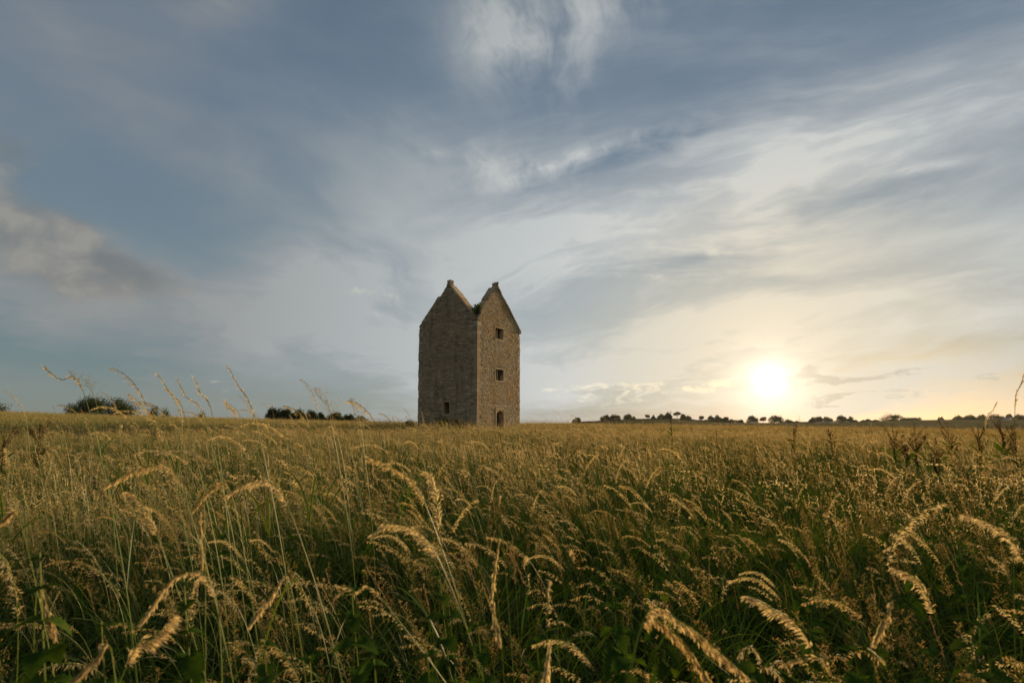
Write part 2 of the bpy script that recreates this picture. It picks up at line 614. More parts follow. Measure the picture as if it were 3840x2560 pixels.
def placer(kind):
    if kind == 'left':
        return lambda u, w, z: TC + TL * u + TR * w + Vector((0, 0, z))
    if kind == 'right':
        return lambda u, w, z: TC + TR * u + TL * w + Vector((0, 0, z))
    if kind == 'back_left':      # parallel to the left wall, far side
        return lambda u, w, z: TC + TL * u + TR * (SIDE - w) + Vector((0, 0, z))
    return lambda u, w, z: TC + TR * u + TL * (SIDE - w) + Vector((0, 0, z))


def wall_core(poly, opens, pl, w0, w1, ucut=None):
    mb = MB()
    zs = sorted({z for _, z in poly} | {o[2] for o in opens} | {o[3] for o in opens})
    for za, zb in zip(zs[:-1], zs[1:]):
        e = 1e-4
        A, B = span(poly, za + e), span(poly, zb - e)
        if A is None or B is None: continue
        segs = [(A[0], A[1], B[0], B[1])]
        if ucut and zb < 8.6:
            segs = [(max(A[0], ucut), A[1], max(B[0], ucut), B[1])]
        for o in sorted(opens):
            if o[2] <= za + e and o[3] >= zb - e:
                new = []
                for s in segs:
                    if s[0] < o[0] and s[1] > o[1]:
                        new += [(s[0], o[0], s[2], o[0]), (o[1], s[1], o[1], s[3])]
                    else:
                        new.append(s)
                segs = new
        for a0, a1, b0, b1 in segs:
            v = [pl(a0, w0, za), pl(a1, w0, za), pl(a1, w1, za), pl(a0, w1, za), pl(b0, w0, zb), pl(b1, w0, zb), pl(b1, w1, zb), pl(b0, w1, zb)]
            mb.add(v, [(0, 3, 2, 1), (4, 5, 6, 7), (0, 1, 5, 4), (1, 2, 6, 5), (2, 3, 7, 6), (3, 0, 4, 7)], 0, 0.4)
    return mb


def rough_block(pl, u0, u1, z0, z1, w_out, w_in, rg, jit=0.012, ch=0.014, uw=None):
    """one masonry block: chamfered face, slightly out of true"""
    j = lambda: rg.uniform(-jit, jit)
    b = [(u0 + j(), z0 + j()), (u1 + j(), z0 + j()), (u1 + j(), z1 + j()), (u0 + j(), z1 + j())]
    ch = min(ch, 0.3 * (u1 - u0), 0.3 * (z1 - z0))
    f = [(b[0][0] + ch, b[0][1] + ch), (b[1][0] - ch, b[1][1] + ch), (b[2][0] - ch, b[2][1] - ch), (b[3][0] + ch, b[3][1] - ch)]
    v = [pl(u, w_in, z) for u, z in b] + [pl(u, w_out + ch, z) for u, z in b] + [pl(u, w_out + rg.uniform(-0.006, 0.006), z) for u, z in f]
    fs = [(8, 9, 10, 11)]
    for k in range(4):
        k2 = (k + 1) % 4
        fs.append((4 + k, 4 + k2, 8 + k2, 8 + k))
        fs.append((k, k2, 4 + k2, 4 + k))
    return v, fs


tower = empty('dovecote', (TC.x, TC.y, 0))
tag(tower, 'roofless stone dovecote tower with steep gables standing alone in the meadow', 'tower')
bpy.context.view_layer.update()


def tpart(mb, name, mats, parent=tower, tone=True):
    mb.v = [tuple(Vector(p) - Vector((TC.x, TC.y, 0))) for p in mb.v]
    return mb.build(name, mats, parent, tone=tone)


def clad(poly, opens, pl, wall, mat, seed, keep, par=0, var=0.12, fine=0.78):
    rg = np.random.default_rng(seed)
    z = 0.0
    stones = []
    top = max(p[1] for p in poly)
    while z < top - 0.06:
        h = rg.choice([0.075, 0.09, 0.10, 0.12, 0.14, 0.17], p=[.14, .24, .26, .2, .11, .05]) * rg.uniform(0.92, 1.08) * (0.6 + 0.4 * fine)
        sp_ = span(poly, min(z + h * 0.5, top - 0.01))
        if sp_ is None: break
        q = int((z + h * 0.5) / 0.31)
        a = 0.44 if q % 2 else 0.27
        lo, hi = sp_
        lo += (0.71 - a if par else a) if lo < 0.02 else 0.02
        hi -= a if hi > 5.5 and z < 8.3 else 0.02
        iv = [(lo, hi)]
        for o in opens:
            if z + h * 0.5 > o[2] - 0.13 and z + h * 0.5 < o[3] + 0.17:
                new = []
                for s, e in iv:
                    if s < o[0] and e > o[1]: new += [(s, o[0] - 0.13), (o[1] + 0.13, e)]
                    else: new.append((s, e))
                iv = new
        for s, e in iv:
            u = s
            while u < e - 0.03:
                wd = (rg.gamma(5.0, 0.052) + 0.06) * fine
                wd = min(wd, 0.62)
                if e - u - wd < 0.09: wd = e - u
                stones.append((u + 0.004, u + wd - 0.004, z + 0.003, z + h - 0.003))
                u += wd
        z += h
    stones.sort(key=lambda s: -(s[1] - s[0]) * (s[3] - s[2]))
    mb = MB()
    for i, s in enumerate(stones):
        wo = rg.uniform(-0.016, 0.010) * (1.0 if var > 0.2 else 0.45)
        v, f = rough_block(pl, *s, wo, 0.075, rg, 0.009)
        tn = float(np.clip(rg.normal(0.5, var), 0.02, 0.98))
        if i < keep:
            one = MB()
            one.add(v, f, 0, tn)
            tpart(one, 'rubble_stone', mat, wall)
        else:
            mb.add(v, f, 0, tn)
    o = tpart(mb, 'rubble_masonry', mat, wall)
    o['kind'] = 'stuff'


PL = {k: placer(k) for k in ('left', 'right', 'back_left', 'back_right')}
wl = tpart(wall_core(LEFT_P, LEFT_O, PL['left'], 0.045, THICK), 'wall', M_CORE)
wl['label'] = 'shaded grey rubble wall with one small square window low down'
wr = tpart(wall_core(RIGHT_P, RIGHT_O, PL['right'], 0.045, THICK, THICK), 'wall', M_CORE)
wr['label'] = 'warm ochre rubble wall with two mullioned windows above a doorway'
tpart(wall_core([(max(u, 0.10) if u < 5 else u - 0.10, z) for u, z in LEFT_P], [], PL['back_left'], 0.0, THICK), 'wall', M_INNER_SHADE)
tpart(wall_core([(u if u < 5 else u - 0.10, z) for u, z in RIGHT_P], [], PL['back_right'], 0.0, THICK, THICK), 'wall', M_INNER_SHADE)
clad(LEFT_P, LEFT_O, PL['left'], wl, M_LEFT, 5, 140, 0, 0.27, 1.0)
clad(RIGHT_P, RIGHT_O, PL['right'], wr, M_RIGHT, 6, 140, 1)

# the near edge of the left wall shows as part of the right face below the valley
rg = np.random.default_rng(31)
for k in range(-1, 27):                                            # quoins: near corner and both far corners
    z0, z1 = k * 0.31 + 0.006, (k + 1) * 0.31 - 0.006
    la, lb = (0.44, 0.27) if k % 2 else (0.27, 0.44)
    mb = MB()
    o_ = rg.uniform(0.0, 0.014)
    pts = [(-o_, -o_), (la, -o_), (la, 0.08), (0.08, 0.08), (0.08, lb), (-o_, lb)]
    base = [TC + TL * a + TR * b for a, b in pts]
    zz = [z0 + rg.uniform(-.006, .006), z1 + rg.uniform(-.006, .006)]
    # two boxes meeting in an L
    v = [p + Vector((0, 0, zz[0])) for p in base] + [p + Vector((0, 0, zz[1])) for p in base]
    fs = [(i, (i + 1) % 6, 6 + (i + 1) % 6, 6 + i) for i in range(6)] + [(5, 4, 3, 0), (3, 2, 1, 0), (6, 9, 10, 11), (6, 7, 8, 9)]
    mb.add(v, fs, 0, rg.uniform(.2, .9))
    mb.m = [0, 0, 0, 0, 1, 1, 0, 0, 0, 0]
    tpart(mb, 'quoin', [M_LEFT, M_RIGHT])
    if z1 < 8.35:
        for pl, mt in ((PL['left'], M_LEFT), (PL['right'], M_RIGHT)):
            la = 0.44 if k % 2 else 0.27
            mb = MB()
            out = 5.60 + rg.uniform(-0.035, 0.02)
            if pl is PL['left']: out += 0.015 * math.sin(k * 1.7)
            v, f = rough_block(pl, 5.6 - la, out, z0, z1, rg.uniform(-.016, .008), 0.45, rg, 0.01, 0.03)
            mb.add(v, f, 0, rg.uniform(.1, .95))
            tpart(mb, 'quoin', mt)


def coping(pl, a, b, n, over, rg, mat, rough=0.0, w0=-0.05, w1=THICK + 0.06):
    """slabs laid up the slope from a to b (u, z)"""
    A, B = Vector((a[0], 0, a[1])), Vector((b[0], 0, b[1]))
    d = (B - A).normalized()
    up = Vector((-d.z, 0, d.x))
    if up.z < 0: up = -up
    L = (B - A).length
    for i in range(n):
        s0, s1 = L * i / n + 0.004, L * (i + 1) / n - 0.004
        th = 0.085 + rg.uniform(-0.02, 0.03) + rough * rg.uniform(0, 0.12)
        e0 = w0 + rg.uniform(-0.025, 0.02)
        e1 = w1 + rg.uniform(-0.03, 0.03)
        p0, p1 = A + d * s0, A + d * s1
        q = []
        for w in (e0, e1):
            q += [(p0 + up * -0.02, w), (p1 + up * -0.02, w), (p1 + up * (th + rg.uniform(-.012, .012)), w), (p0 + up * (th + rg.uniform(-.012, .012)), w)]
        v = [pl(p.x, w, p.z) for p, w in q]
        mb = MB()
        mb.add(v, [(0, 1, 2, 3), (7, 6, 5, 4), (0, 4, 5, 1), (1, 5, 6, 2), (2, 6, 7, 3), (3, 7, 4, 0)], 0, rg.uniform(.2, .9))
        tpart(mb, 'coping_stone', mat)


coping(PL['left'], (4.60, 9.40), (2.70, 11.27), 6, 0.05, rg, M_LEFT, w0=0.01)
coping(PL['left'], (0.42, 8.96), (2.54, 11.28), 6, 0.05, rg, M_RIGHT, w0=-0.02, w1=THICK)  # sun-side slope takes the brightened ochre for its sunlit look
coping(PL['right'], (0.40, 8.97), (2.30, 11.25), 6, 0.05, rg, M_LEFT, rough=0.5, w0=-0.015, w1=THICK)
coping(PL['right'], (5.66, 8.43), (2.46, 11.28), 8, 0.05, rg, M_LEFT, w0=-0.06)
for k_ in ('back_left', 'back_right'):
    P_ = LEFT_P if k_ == 'back_left' else RIGHT_P
    ap = max(P_, key=lambda p: p[1])
    coping(PL[k_], (0.42, 8.93), (ap[0] - 0.08, ap[1] - 0.09), 6, 0.05, rg, M_DRESS)
    coping(PL[k_], (5.45, 8.6), (ap[0] + 0.08, ap[1] - 0.09), 6, 0.05, rg, M_DRESS)
# projecting kneeler under the far coping of the ochre gable
mb = MB(); v, f = rough_block(PL['right'], 5.36, 5.72, 8.30, 8.44, -0.07, 0.5, rg, 0.01, 0.03); mb.add(v, f, 0, 0.6)
tpart(mb, 'kneeler', M_DRESS)


def finial(pl, u, z, horn, mat):
    mb = MB()
    w0, w1 = -0.06, 0.34
    prof = [(-0.17, -0.05), (-0.19, 0.10), (-0.135, 0.17), (-0.155, 0.27), (-0.12, 0.40 + horn[0]), (-0.06, 0.385), (-0.01, 0.32), (0.04, 0.39), (0.10, 0.42 + horn[1]),
            (0.14, 0.27), (0.12, 0.17), (0.18, 0.08), (0.17, -0.05)]
    n = len(prof)
    v = [pl(u + a, w0 + 0.03 * math.sin(i * 2.1), z + b) for i, (a, b) in enumerate(prof)] + [pl(u + a, w1 + 0.03 * math.cos(i * 1.7), z + b) for i, (a, b) in enumerate(prof)]
    c0, c1 = len(v), len(v) + 1
    v += [pl(u, w0 - 0.05, z + 0.14), pl(u, w1 + 0.04, z + 0.14)]
    fs = []
    for i in range(n):
        j = (i + 1) % n
        fs += [(i, j, n + j, n + i), (c0, j, i), (c1, n + i, n + j)]
    mb.add(v, fs, 0, 0.35)
    tpart(mb, 'finial', mat)


finial(PL['left'], 2.62, 11.30, (0.02, -0.03), M_LEFT)
finial(PL['right'], 2.38, 11.27, (-0.04, 0.06), M_DRESS)


def opening(pl, o, mull, seed, mat):
    rg = np.random.default_rng(seed)
    u0, u1, z0, z1 = o
    zc = (z0 + z1) / 2
    root = empty('window', (0, 0, 0))
    root.parent = tower
    fr = 0.12

    def piece(nm, a, b, c, d, wo, wi, jit=0.004):
        mb = MB()
        v, f = rough_block(pl, a, b, c, d, wo, wi, rg, jit, 0.012)
        # close the back
        mb.add(v, f + [(3, 2, 1, 0)], 0, rg.uniform(.4, .8))
        tpart(mb, nm, mat, root)

    piece('lintel', u0 - fr, u1 + fr, z1, z1 + 0.15, -0.012, 0.30)
    piece('sill', u0 - fr, u1 + fr, z0 - 0.12, z0, -0.02, 0.34)
    piece('jamb', u0 - fr, u0, z0 + 0.002, z1 - 0.002, -0.006, 0.32)
    piece('jamb', u1, u1 + fr, z0 + 0.002, z1 - 0.002, -0.006, 0.32)
    if mull:
        m = (u0 + u1) / 2
        piece('mullion', m - 0.065, m + 0.065, z0 + 0.001, z1 - 0.001, 0.20, 0.34)
    else:
        piece('inner_frame', u0 + 0.001, u0 + 0.05, z0 + 0.001, z1 - 0.001, 0.22, 0.33)
    return root


opening(PL['left'], LEFT_O[0], False, 1, M_LEFT)['label'] = 'small plain square window low in the shaded wall'
opening(PL['right'], RIGHT_O[0], True, 2, M_RIGHT)['label'] = 'upper two-light mullioned window under the ochre gable'
opening(PL['right'], RIGHT_O[1], True, 3, M_RIGHT)['label'] = 'middle two-light mullioned window above the doorway'

# doorway with a shallow pointed head
door = empty('doorway', (0, 0, 0)); door.parent = tower
u0, u1 = 2.37, 3.27
pl = PL['right']
mb = MB()
arc = [(u0, 1.86), (u0 + 0.06, 1.98), (u0 + 0.20, 2.07), ((u0 + u1) / 2, 2.16), (u1 - 0.20, 2.07), (u1 - 0.06, 1.98), (u1, 1.86)]
outl = [(u0, 2.20), (u0 + 0.06, 2.20), (u0 + 0.20, 2.20), ((u0 + u1) / 2, 2.20), (u1 - 0.20, 2.20), (u1 - 0.06, 2.20), (u1, 2.20)]
v = [pl(a, 0.0, b) for a, b in arc] + [pl(a, 0.0, b) for a, b in outl] + [pl(a, 0.4, b) for a, b in arc] + [pl(a, 0.4, b) for a, b in outl]
fs = []
for i in range(6):
    fs += [(i, i + 1, 8 + i, 7 + i), (14 + i, 15 + i, i + 1, i), (21 + i, 22 + i, 15 + i, 14 + i)]
mb.add(v, fs, 0, 0.6)
tpart(mb, 'arched_head', M_RIGHT, door)
for nm, a, b, c, d in (('lintel', u0 - 0.12, u1 + 0.12, 2.20, 2.35), ('jamb', u0 - 0.12, u0, 0.95, 2.198), ('jamb', u0 - 0.13, u0, 0.0, 0.946),
                       ('jamb', u1, u1 + 0.12, 1.1, 2.198), ('jamb', u1, u1 + 0.13, 0.0, 1.096)):
    m1 = MB(); vv, ff = rough_block(pl, a, b, c, d, -0.012, 0.4, rg, 0.003, 0.014); m1.add(vv, ff, 0, rg.uniform(.4, .8))
    tpart(m1, nm, M_RIGHT, door)

# blocked-up window in the shaded wall: only its surround is left
blk = empty('blocked_window', (0, 0, 0)); blk.parent = tower
pl = PL['left']
for nm, a, b, c, d in (('jamb', 2.16, 2.26, 4.42, 5.42), ('jamb', 3.36, 3.46, 4.42, 5.15), ('sill', 2.16, 2.8, 4.32, 4.416)):
    m1 = MB(); vv, ff = rough_block(pl, a, b, c, d, -0.035, 0.05, rg, 0.006, 0.012); m1.add(vv, ff, 0, 0.95)
    tpart(m1, nm, M_LEFT, blk)

# ------------------------------------------------------------------ trees, hedges, far buildings
M_CROWN = leafy('tree_leaves', [(0.0, (0.030, 0.048, 0.014)), (0.5, (0.048, 0.068, 0.020)), (1.0, (0.085, 0.095, 0.030))], 0.30, (1.2, 1.1, 0.6), rnd='tone')
m, t, out = material('bark')
bs = t.nodes.new('ShaderNodeBsdfPrincipled')
bs.inputs['Roughness'].default_value = 0.9
geo = t.nodes.new('ShaderNodeNewGeometry')
t.links.new(ramp(t, noise(t, geo.outputs['Position'], 3.0, 4.0, 0.7).outputs[0], [(0.3, (0.035, 0.028, 0.02)), (0.7, (0.10, 0.08, 0.058))]), bs.inputs['Base Color'])
t.links.new(bs.outputs[0], out.inputs['Surface'])
M_BARK = m


def leaf_cloud(rg, lobes, n, size, squash=1.0):
    """leaf-sized faces gathered in clumps through the volume of a crown"""
    vol = np.array([l[3] * l[4] * l[5] for l in lobes]); vol = vol ** 0.75
    clumps = []
    for i, l in enumerate(lobes):
        k = max(6, int(60 * vol[i] / vol.sum() * len(lobes) ** 0.5))
        d = rg.normal(size=(k, 3)); d /= np.linalg.norm(d, axis=1)[:, None]
        rr = rg.uniform(0.15, 1.0, (k, 1)) ** 0.5
        c = np.array(l[:3]) + d * rr * np.array(l[3:])
        clumps.append(np.c_[c, np.full(k, np.mean(l[3:]) * 0.34)])
    cl = np.concatenate(clumps)
    idx = rg.integers(0, len(cl), n)
    d = rg.normal(size=(n, 3))
    c = cl[idx, :3] + d * cl[idx, 3:4] * np.array([1, 1, 0.8 * squash])
    a = rg.normal(size=(n, 3)); a /= np.linalg.norm(a, axis=1)[:, None]
    b = np.cross(a, rg.normal(size=(n, 3))); b /= np.linalg.norm(b, axis=1)[:, None]
    s = (size * rg.uniform(0.55, 1.3, n))[:, None]
    v = np.stack([c - a * s * 0.6, c + b * s * 0.34, c + a * s * 0.6, c - b * s * 0.34], 1).reshape(-1, 3)
    tone = np.repeat(np.clip(rg.uniform(0, 0.55, n) + 0.45 * (idx % 7) / 6.0, 0, 1), 4)
    return v, tone


def quads_obj(name, v, tone, mat, parent):
    n = len(v) // 4
    me = bpy.data.meshes.new(name)
    me.from_pydata(v.tolist(), [], np.arange(4 * n).reshape(-1, 4).tolist())
    at_ = me.attributes.new('tone', 'FLOAT', 'POINT')
    at_.data.foreach_set('value', tone.astype(np.float32))
    me.materials.append(mat)
    o = bpy.data.objects.new(name, me)
    COL.objects.link(o)
    o.parent = parent
    return o


def tree(name, label, x0, x1, ytop, depth, seed, shape='round', group=None, cat='tree', nleaf=900, base=None, leaf=None):
    """a tree whose crown spans the given width of the view at that depth"""
    rg = np.random.default_rng(seed)
    pc = at((x0 + x1) / 2, ytop, depth)
    W = (x1 - x0) / F * depth
    zb = gzf(pc.x, pc.y) if base is None else base
    H = max(pc.z - zb, 1.0)
    root = empty(name, (pc.x, pc.y, zb - 0.05))
    tag(root, label, cat, group)
    w = W / 2
    lob = []
    if shape == 'cone':
        for k in range(6):
            f = k / 5
            lob.append((rg.normal(0, .05) * w, rg.normal(0, .05) * w, H * (0.25 + 0.68 * f), w * (1 - 0.72 * f) * 0.8, w * (1 - 0.72 * f) * 0.8, H * 0.14))
    elif shape == 'bush':
        for k in range(5):
            lob.append((rg.uniform(-.55, .55) * w, rg.uniform(-.3, .3) * w, H * rg.uniform(.3, .6), w * rg.uniform(.4, .55), w * .45, H * rg.uniform(.32, .42)))
    elif shape == 'open':
        for k in range(7):
            a = k * 2.4
            lob.append((math.cos(a) * w * .55, math.sin(a) * w * .5, H * (0.50 + 0.40 * rg.random()), w * .34, w * .34, H * .11))
        lob.append((0, 0, H * .82, w * .4, w * .4, H * .14))
    elif shape == 'hedge':
        for k in range(9):
            f = -0.9 + 1.8 * k / 8
            lob.append((f * w, rg.uniform(-.2, .2), H * rg.uniform(.40, .56), w * 0.17, 1.4, H * rg.uniform(.36, .46)))
    elif depth < 300:                                       # dense domed crown
        for k in range(16):
            a, q = k * 2.4 + rg.random() * .5, math.sqrt((k + .5) / 16)
            lob.append((math.cos(a) * w * .66 * q, math.sin(a) * w * .66 * q, H * (.30 + .44 * math.sqrt(1 - .9 * q * q)) * rg.uniform(.92, 1.06), w * .34, w * .34, H * .20))
            lob.append((math.cos(a) * w * .66 * q, math.sin(a) * w * .66 * q, H * .26, w * .34, w * .34, H * .24))
    else:
        for k in range(9):
            a = k * 2.4 + rg.random()
            q = rg.uniform(.12, .66)
            lob.append((math.cos(a) * w * q, math.sin(a) * w * q, H * (.34 + .42 * (1 - q) * rg.uniform(.75, 1.1)), w * rg.uniform(.28, .42), w * rg.uniform(.28, .42), H * rg.uniform(.17, .25)))
        for k in range(4):                                  # low skirts hide the trunk
            a = k * 1.57 + rg.random()
            lob.append((math.cos(a) * w * .5, math.sin(a) * w * .5, H * .2, w * .36, w * .36, H * .2))
        lob.append((rg.uniform(-.2, .2) * w, 0, H * .78, w * .34, w * .34, H * .20))
    v, tone = leaf_cloud(rg, lob, int(nleaf * (5.0 if depth > 300 else 6.0)), leaf or (0.50 if depth > 300 else 0.33))
    c4 = v.reshape(-1, 4, 3)
    if shape in ('round', 'bush') and depth > 300:                          # domed outline with uneven bumps
        c = c4.mean(1)
        rr = np.hypot(c[:, 0], c[:, 1]) / (w * 1.08)
        ph = rg.uniform(0, 6.28, 4)
        bump = 1 + (.10 if depth > 300 else .05) * np.sin(c[:, 0] / w * 5 + ph[0]) + .08 * np.sin(c[:, 0] / w * 11 + ph[1]) * np.cos(c[:, 1] / w * 7 + ph[2])
        k_ = .30 if depth > 300 else .82
        dome = (k_ + (1 - k_) * np.sqrt(np.clip(1 - rr ** 2 * .95, .02, 1))) * bump
        c4[:, :, 2] += (c[:, 2] * (dome - 1))[:, None]
        v = c4.reshape(-1, 3)
    v[:, 2] *= H / np.percentile(v[:, 2], 99.7 if depth > 300 else 99.0)
    v[:, 0] *= w / np.percentile(np.abs(v[:, 0]), 99)
    v[:, 2] = np.maximum(v[:, 2], 0.02)
    if shape == 'hedge':                                     # follows the ground it is planted along
        v[:, 2] += gz(pc.x + v[:, 0], pc.y + v[:, 1]) - zb - np.maximum(0, gz(pc.x + v[:, 0], pc.y + v[:, 1]) - zb) * .6
    quads_obj('crown', v, tone, M_CROWN, root)
    mb = MB()
    hr = max(0.06, 0.022 * H)
    top = 0.62 if shape != 'cone' else 0.9
    mb.tube([(0, 0, -0.3), (0.02 * H, 0, H * .22), (-0.01 * H, 0.01 * H, H * .42), (0.02 * H, 0, H * top)], [hr * 1.25, hr, hr * .8, hr * .3], 7)
    if shape not in ('hedge', 'cone'):
        for l in lob[:5]:
            mb.tube([(0, 0, H * .28), (l[0] * .5, l[1] * .5, H * .28 + (l[2] - H * .28) * .6), (l[0], l[1], l[2])], [hr * .55, hr * .35, hr * .12], 5)
    mb.build('trunk', M_BARK, root)
    return root


DL = 180.0
tree('shrub', 'dark shrub cut by the picture edge on the left hilltop', -40, 32, 1515, DL, 1, 'bush', cat='shrub')
tree('shrub', 'small pale bush beside the pair of dark round trees on the hill', 248, 300, 1516, DL + 25, 2, 'bush', cat='shrub')
tree('tree', 'dark round tree on the hill, the one of the pair nearer the picture edge', 292, 402, 1494, DL, 3, 'round', 'dark trees on the left hill', nleaf=2600)
tree('tree', 'dark broad tree on the hill, the one of the pair nearer the tower', 388, 512, 1500, DL - 6, 4, 'round', 'dark trees on the left hill', nleaf=2600)
tree('tree', 'small rounded tree just past the dark pair on the hill', 554, 600, 1526, DL + 30, 5, 'round', cat='tree')
tree('shrub', 'low bush behind the hill next to the small rounded tree', 602, 642, 1539, DL + 30, 6, 'bush', cat='shrub')
tree('shrub', 'tiny lone bush between the hilltop trees and the tree row', 738, 772, 1549, DL + 25, 7, 'bush', cat='shrub')
row = [(998, 1062, 1533, 'tallest dark tree at the outer end of the row left of the tower'), (1046, 1100, 1537, 'second dark tree of the row left of the tower'),
       (1094, 1150, 1540, 'third dark tree of the row left of the tower'), (1140, 1192, 1543, 'fourth dark tree of the row left of the tower'),
       (1184, 1222, 1551, 'fifth, smaller tree of the row left of the tower'), (1222, 1290, 1550, 'sixth tree of the row left of the tower, after a dip'),
       (1280, 1338, 1557, 'seventh, low tree of the row left of the tower'), (1330, 1378, 1564, 'last and lowest tree of the row left of the tower')]
for i, (a, b, yt, lb) in enumerate(row):
    tree('tree', lb, a, b, yt, DL - 8 + 3 * (i % 3), 20 + i, 'round', 'tree row left of the tower', nleaf=1500)

DR = 440.0
GR = 'trees on the far ridge'
right = [
    (2146, 2181, 1565, 'round', 'lone rounded tree on the ridge closest to the tower'),
    (2250, 2290, 1555, 'round', 'first of two tall touching trees on the ridge past the lone tree'),
    (2284, 2328, 1553, 'round', 'second of two tall touching trees on the ridge, broader crown'),
    (2336, 2372, 1552, 'round', 'dense dome-shaped tree at the start of the raised ridge hedge'),
    (2368, 2386, 1560, 'round', 'small tree tucked against the dense dome-shaped tree'),
    (2420, 2436, 1554, 'open', 'thin small tree standing out of the ridge hedge'),
    (2441, 2458, 1556, 'round', 'narrow upright tree on the ridge hedge before the big clump'),
    (2462, 2500, 1551, 'round', 'lower of two big merged trees topping the ridge'),
    (2490, 2520, 1545, 'round', 'highest tree topping the ridge beside the tall dock stalk'),
    (2526, 2552, 1544, 'open', 'airy tree with bare trunk showing below its crown on the ridge'),
    (2550, 2574, 1552, 'round', 'medium tree just past the airy bare-trunked tree'),
    (2570, 2592, 1558, 'round', 'smaller rounded tree at the end of the ridge-top group'),
    (2622, 2639, 1559, 'open', 'thin upright tree alone on the sloping hedge'),
    (2648, 2684, 1557, 'round', 'domed tree in the large dark clump left of the sunset'),
    (2674, 2712, 1556, 'round', 'broad tree making the top of the dark clump left of the sunset'),
    (2710, 2734, 1563, 'round', 'stepped lower tree on the sunset side of the dark clump'),
    (2728, 2758, 1571, 'bush', 'low bush ending the dark clump under the sunset glow'),
    (2768, 2788, 1573, 'round', 'small round bush standing alone under the sunset'),
    (2797, 2843, 1558, 'round', 'big ragged tree directly under the setting sun'),
    (2849, 2872, 1563, 'open', 'small thin tree with gaps under the setting sun'),
    (2884, 2936, 1557, 'round', 'wide glowing-edged tree just right of the setting sun'),
    (2936, 2974, 1572, 'bush', 'low bush beside the wide glowing-edged tree'),
    (2974, 3000, 1577, 'bush', 'lowest bush in the dip right of the sunset'),
    (3032, 3060, 1564, 'round', 'upright tree at the near end of the grey barn'),
    (3054, 3086, 1561, 'round', 'round tree behind the near end of the barn roof'),
    (3084, 3122, 1562, 'round', 'wide tree behind the middle of the barn'),
    (3130, 3178, 1557, 'round', 'tallest tree standing at the far end of the barn'),
    (3176, 3202, 1561, 'cone', 'pointed conical tree past the barn'),
    (3198, 3222, 1574, 'bush', 'rounded bush after the conical tree'),
    (3226, 3250, 1574, 'bush', 'first small bush on the bare slope past the barn trees'),
    (3246, 3274, 1571, 'bush', 'second small bush on the bare slope past the barn trees'),
    (3270, 3296, 1573, 'bush', 'third small bush on the bare slope, at the pasture edge'),
    (3312, 3386, 1552, 'round', 'broad dark tree on the pasture skyline behind the dock plants'),
    (3518, 3537, 1563, 'bush', 'tiny lone bush on the bare pasture skyline'),
    (3574, 3618, 1557, 'round', 'flat-topped tree starting the far right tree line'),
    (3614, 3660, 1555, 'round', 'second tree of the far right tree line'),
    (3664, 3698, 1554, 'round', 'third tree of the far right tree line, separate round crown'),
    (3702, 3772, 1551, 'round', 'widest tree of the far right tree line beside the white house'),
    (3770, 3794, 1552, 'round', 'small tree right behind the white house'),
    (3798, 3850, 1553, 'round', 'dark tree at the right picture edge on the skyline'),
]
for i, (a, b, yt, sh, lb) in enumerate(right):
    bush = sh == 'bush'
    tree('shrub' if bush else 'tree', lb, a, b, yt, DR + 5 * ((i * 7) % 5) - 10, 60 + i, sh, 'bushes on the far ridge' if bush else GR, 'shrub' if bush else 'tree', nleaf=700)
tree('hedge', 'thin hedge line on the ridge between the lone tree and the tall pair', 2180, 2256, 1577, DR - 12, 130, 'hedge', cat='hedge', nleaf=600)
tree('hedge', 'long low hedge along the raised ridge top', 2376, 2520, 1568, DR - 12, 131, 'hedge', cat='hedge', nleaf=1200)
tree('hedge', 'dark hedge sloping down the ridge towards the sunset', 2505, 2660, 1569, DR - 14, 132, 'hedge', cat='hedge', nleaf=1500)
tree('hedge', 'low hedge beside the broad dark tree on the pasture skyline', 3380, 3452, 1564, DR - 4, 133, 'hedge', cat='hedge', nleaf=700)

for i, (a, b, yt, lb) in enumerate([
        (2240, 2400, 1573, 'low hedge along the foot of the tall touching trees on the ridge'),
        (2640, 2770, 1572, 'hedge under the large dark clump left of the sunset'),
        (2925, 3045, 1580, 'low hedge in the dip between the sunset trees and the barn'),
        (3020, 3225, 1579, 'hedge round the foot of the barn trees'),
        (3300, 3400, 1574, 'scrub under the broad dark tree on the pasture skyline'),
        (3565, 3860, 1566, 'long hedge joining the far right tree line')]):
    tree('hedge', lb, a, b, yt, DR - 8 - i % 3, 140 + i, 'hedge', cat='hedge', nleaf=1300)

m, t, out = material('painted_render'); bs = t.nodes.new('ShaderNodeBsdfPrincipled'); bs.inputs['Base Color'].default_value = (0.72, 0.70, 0.64, 1); bs.inputs['Roughness'].default_value = 0.9
t.links.new(bs.outputs[0], out.inputs['Surface']); M_WHITE = m
m, t, out = material('barn_sheet'); bs = t.nodes.new('ShaderNodeBsdfPrincipled'); bs.inputs['Roughness'].default_value = 0.7
geo = t.nodes.new('ShaderNodeNewGeometry')
t.links.new(ramp(t, noise(t, geo.outputs['Position'], 1.1, 4.0, 0.7).outputs[0], [(0.3, (0.11, 0.115, 0.12)), (0.7, (0.22, 0.22, 0.22))]), bs.inputs['Base Color'])
t.links.new(bs.outputs[0], out.inputs['Surface']); M_SHEET = m


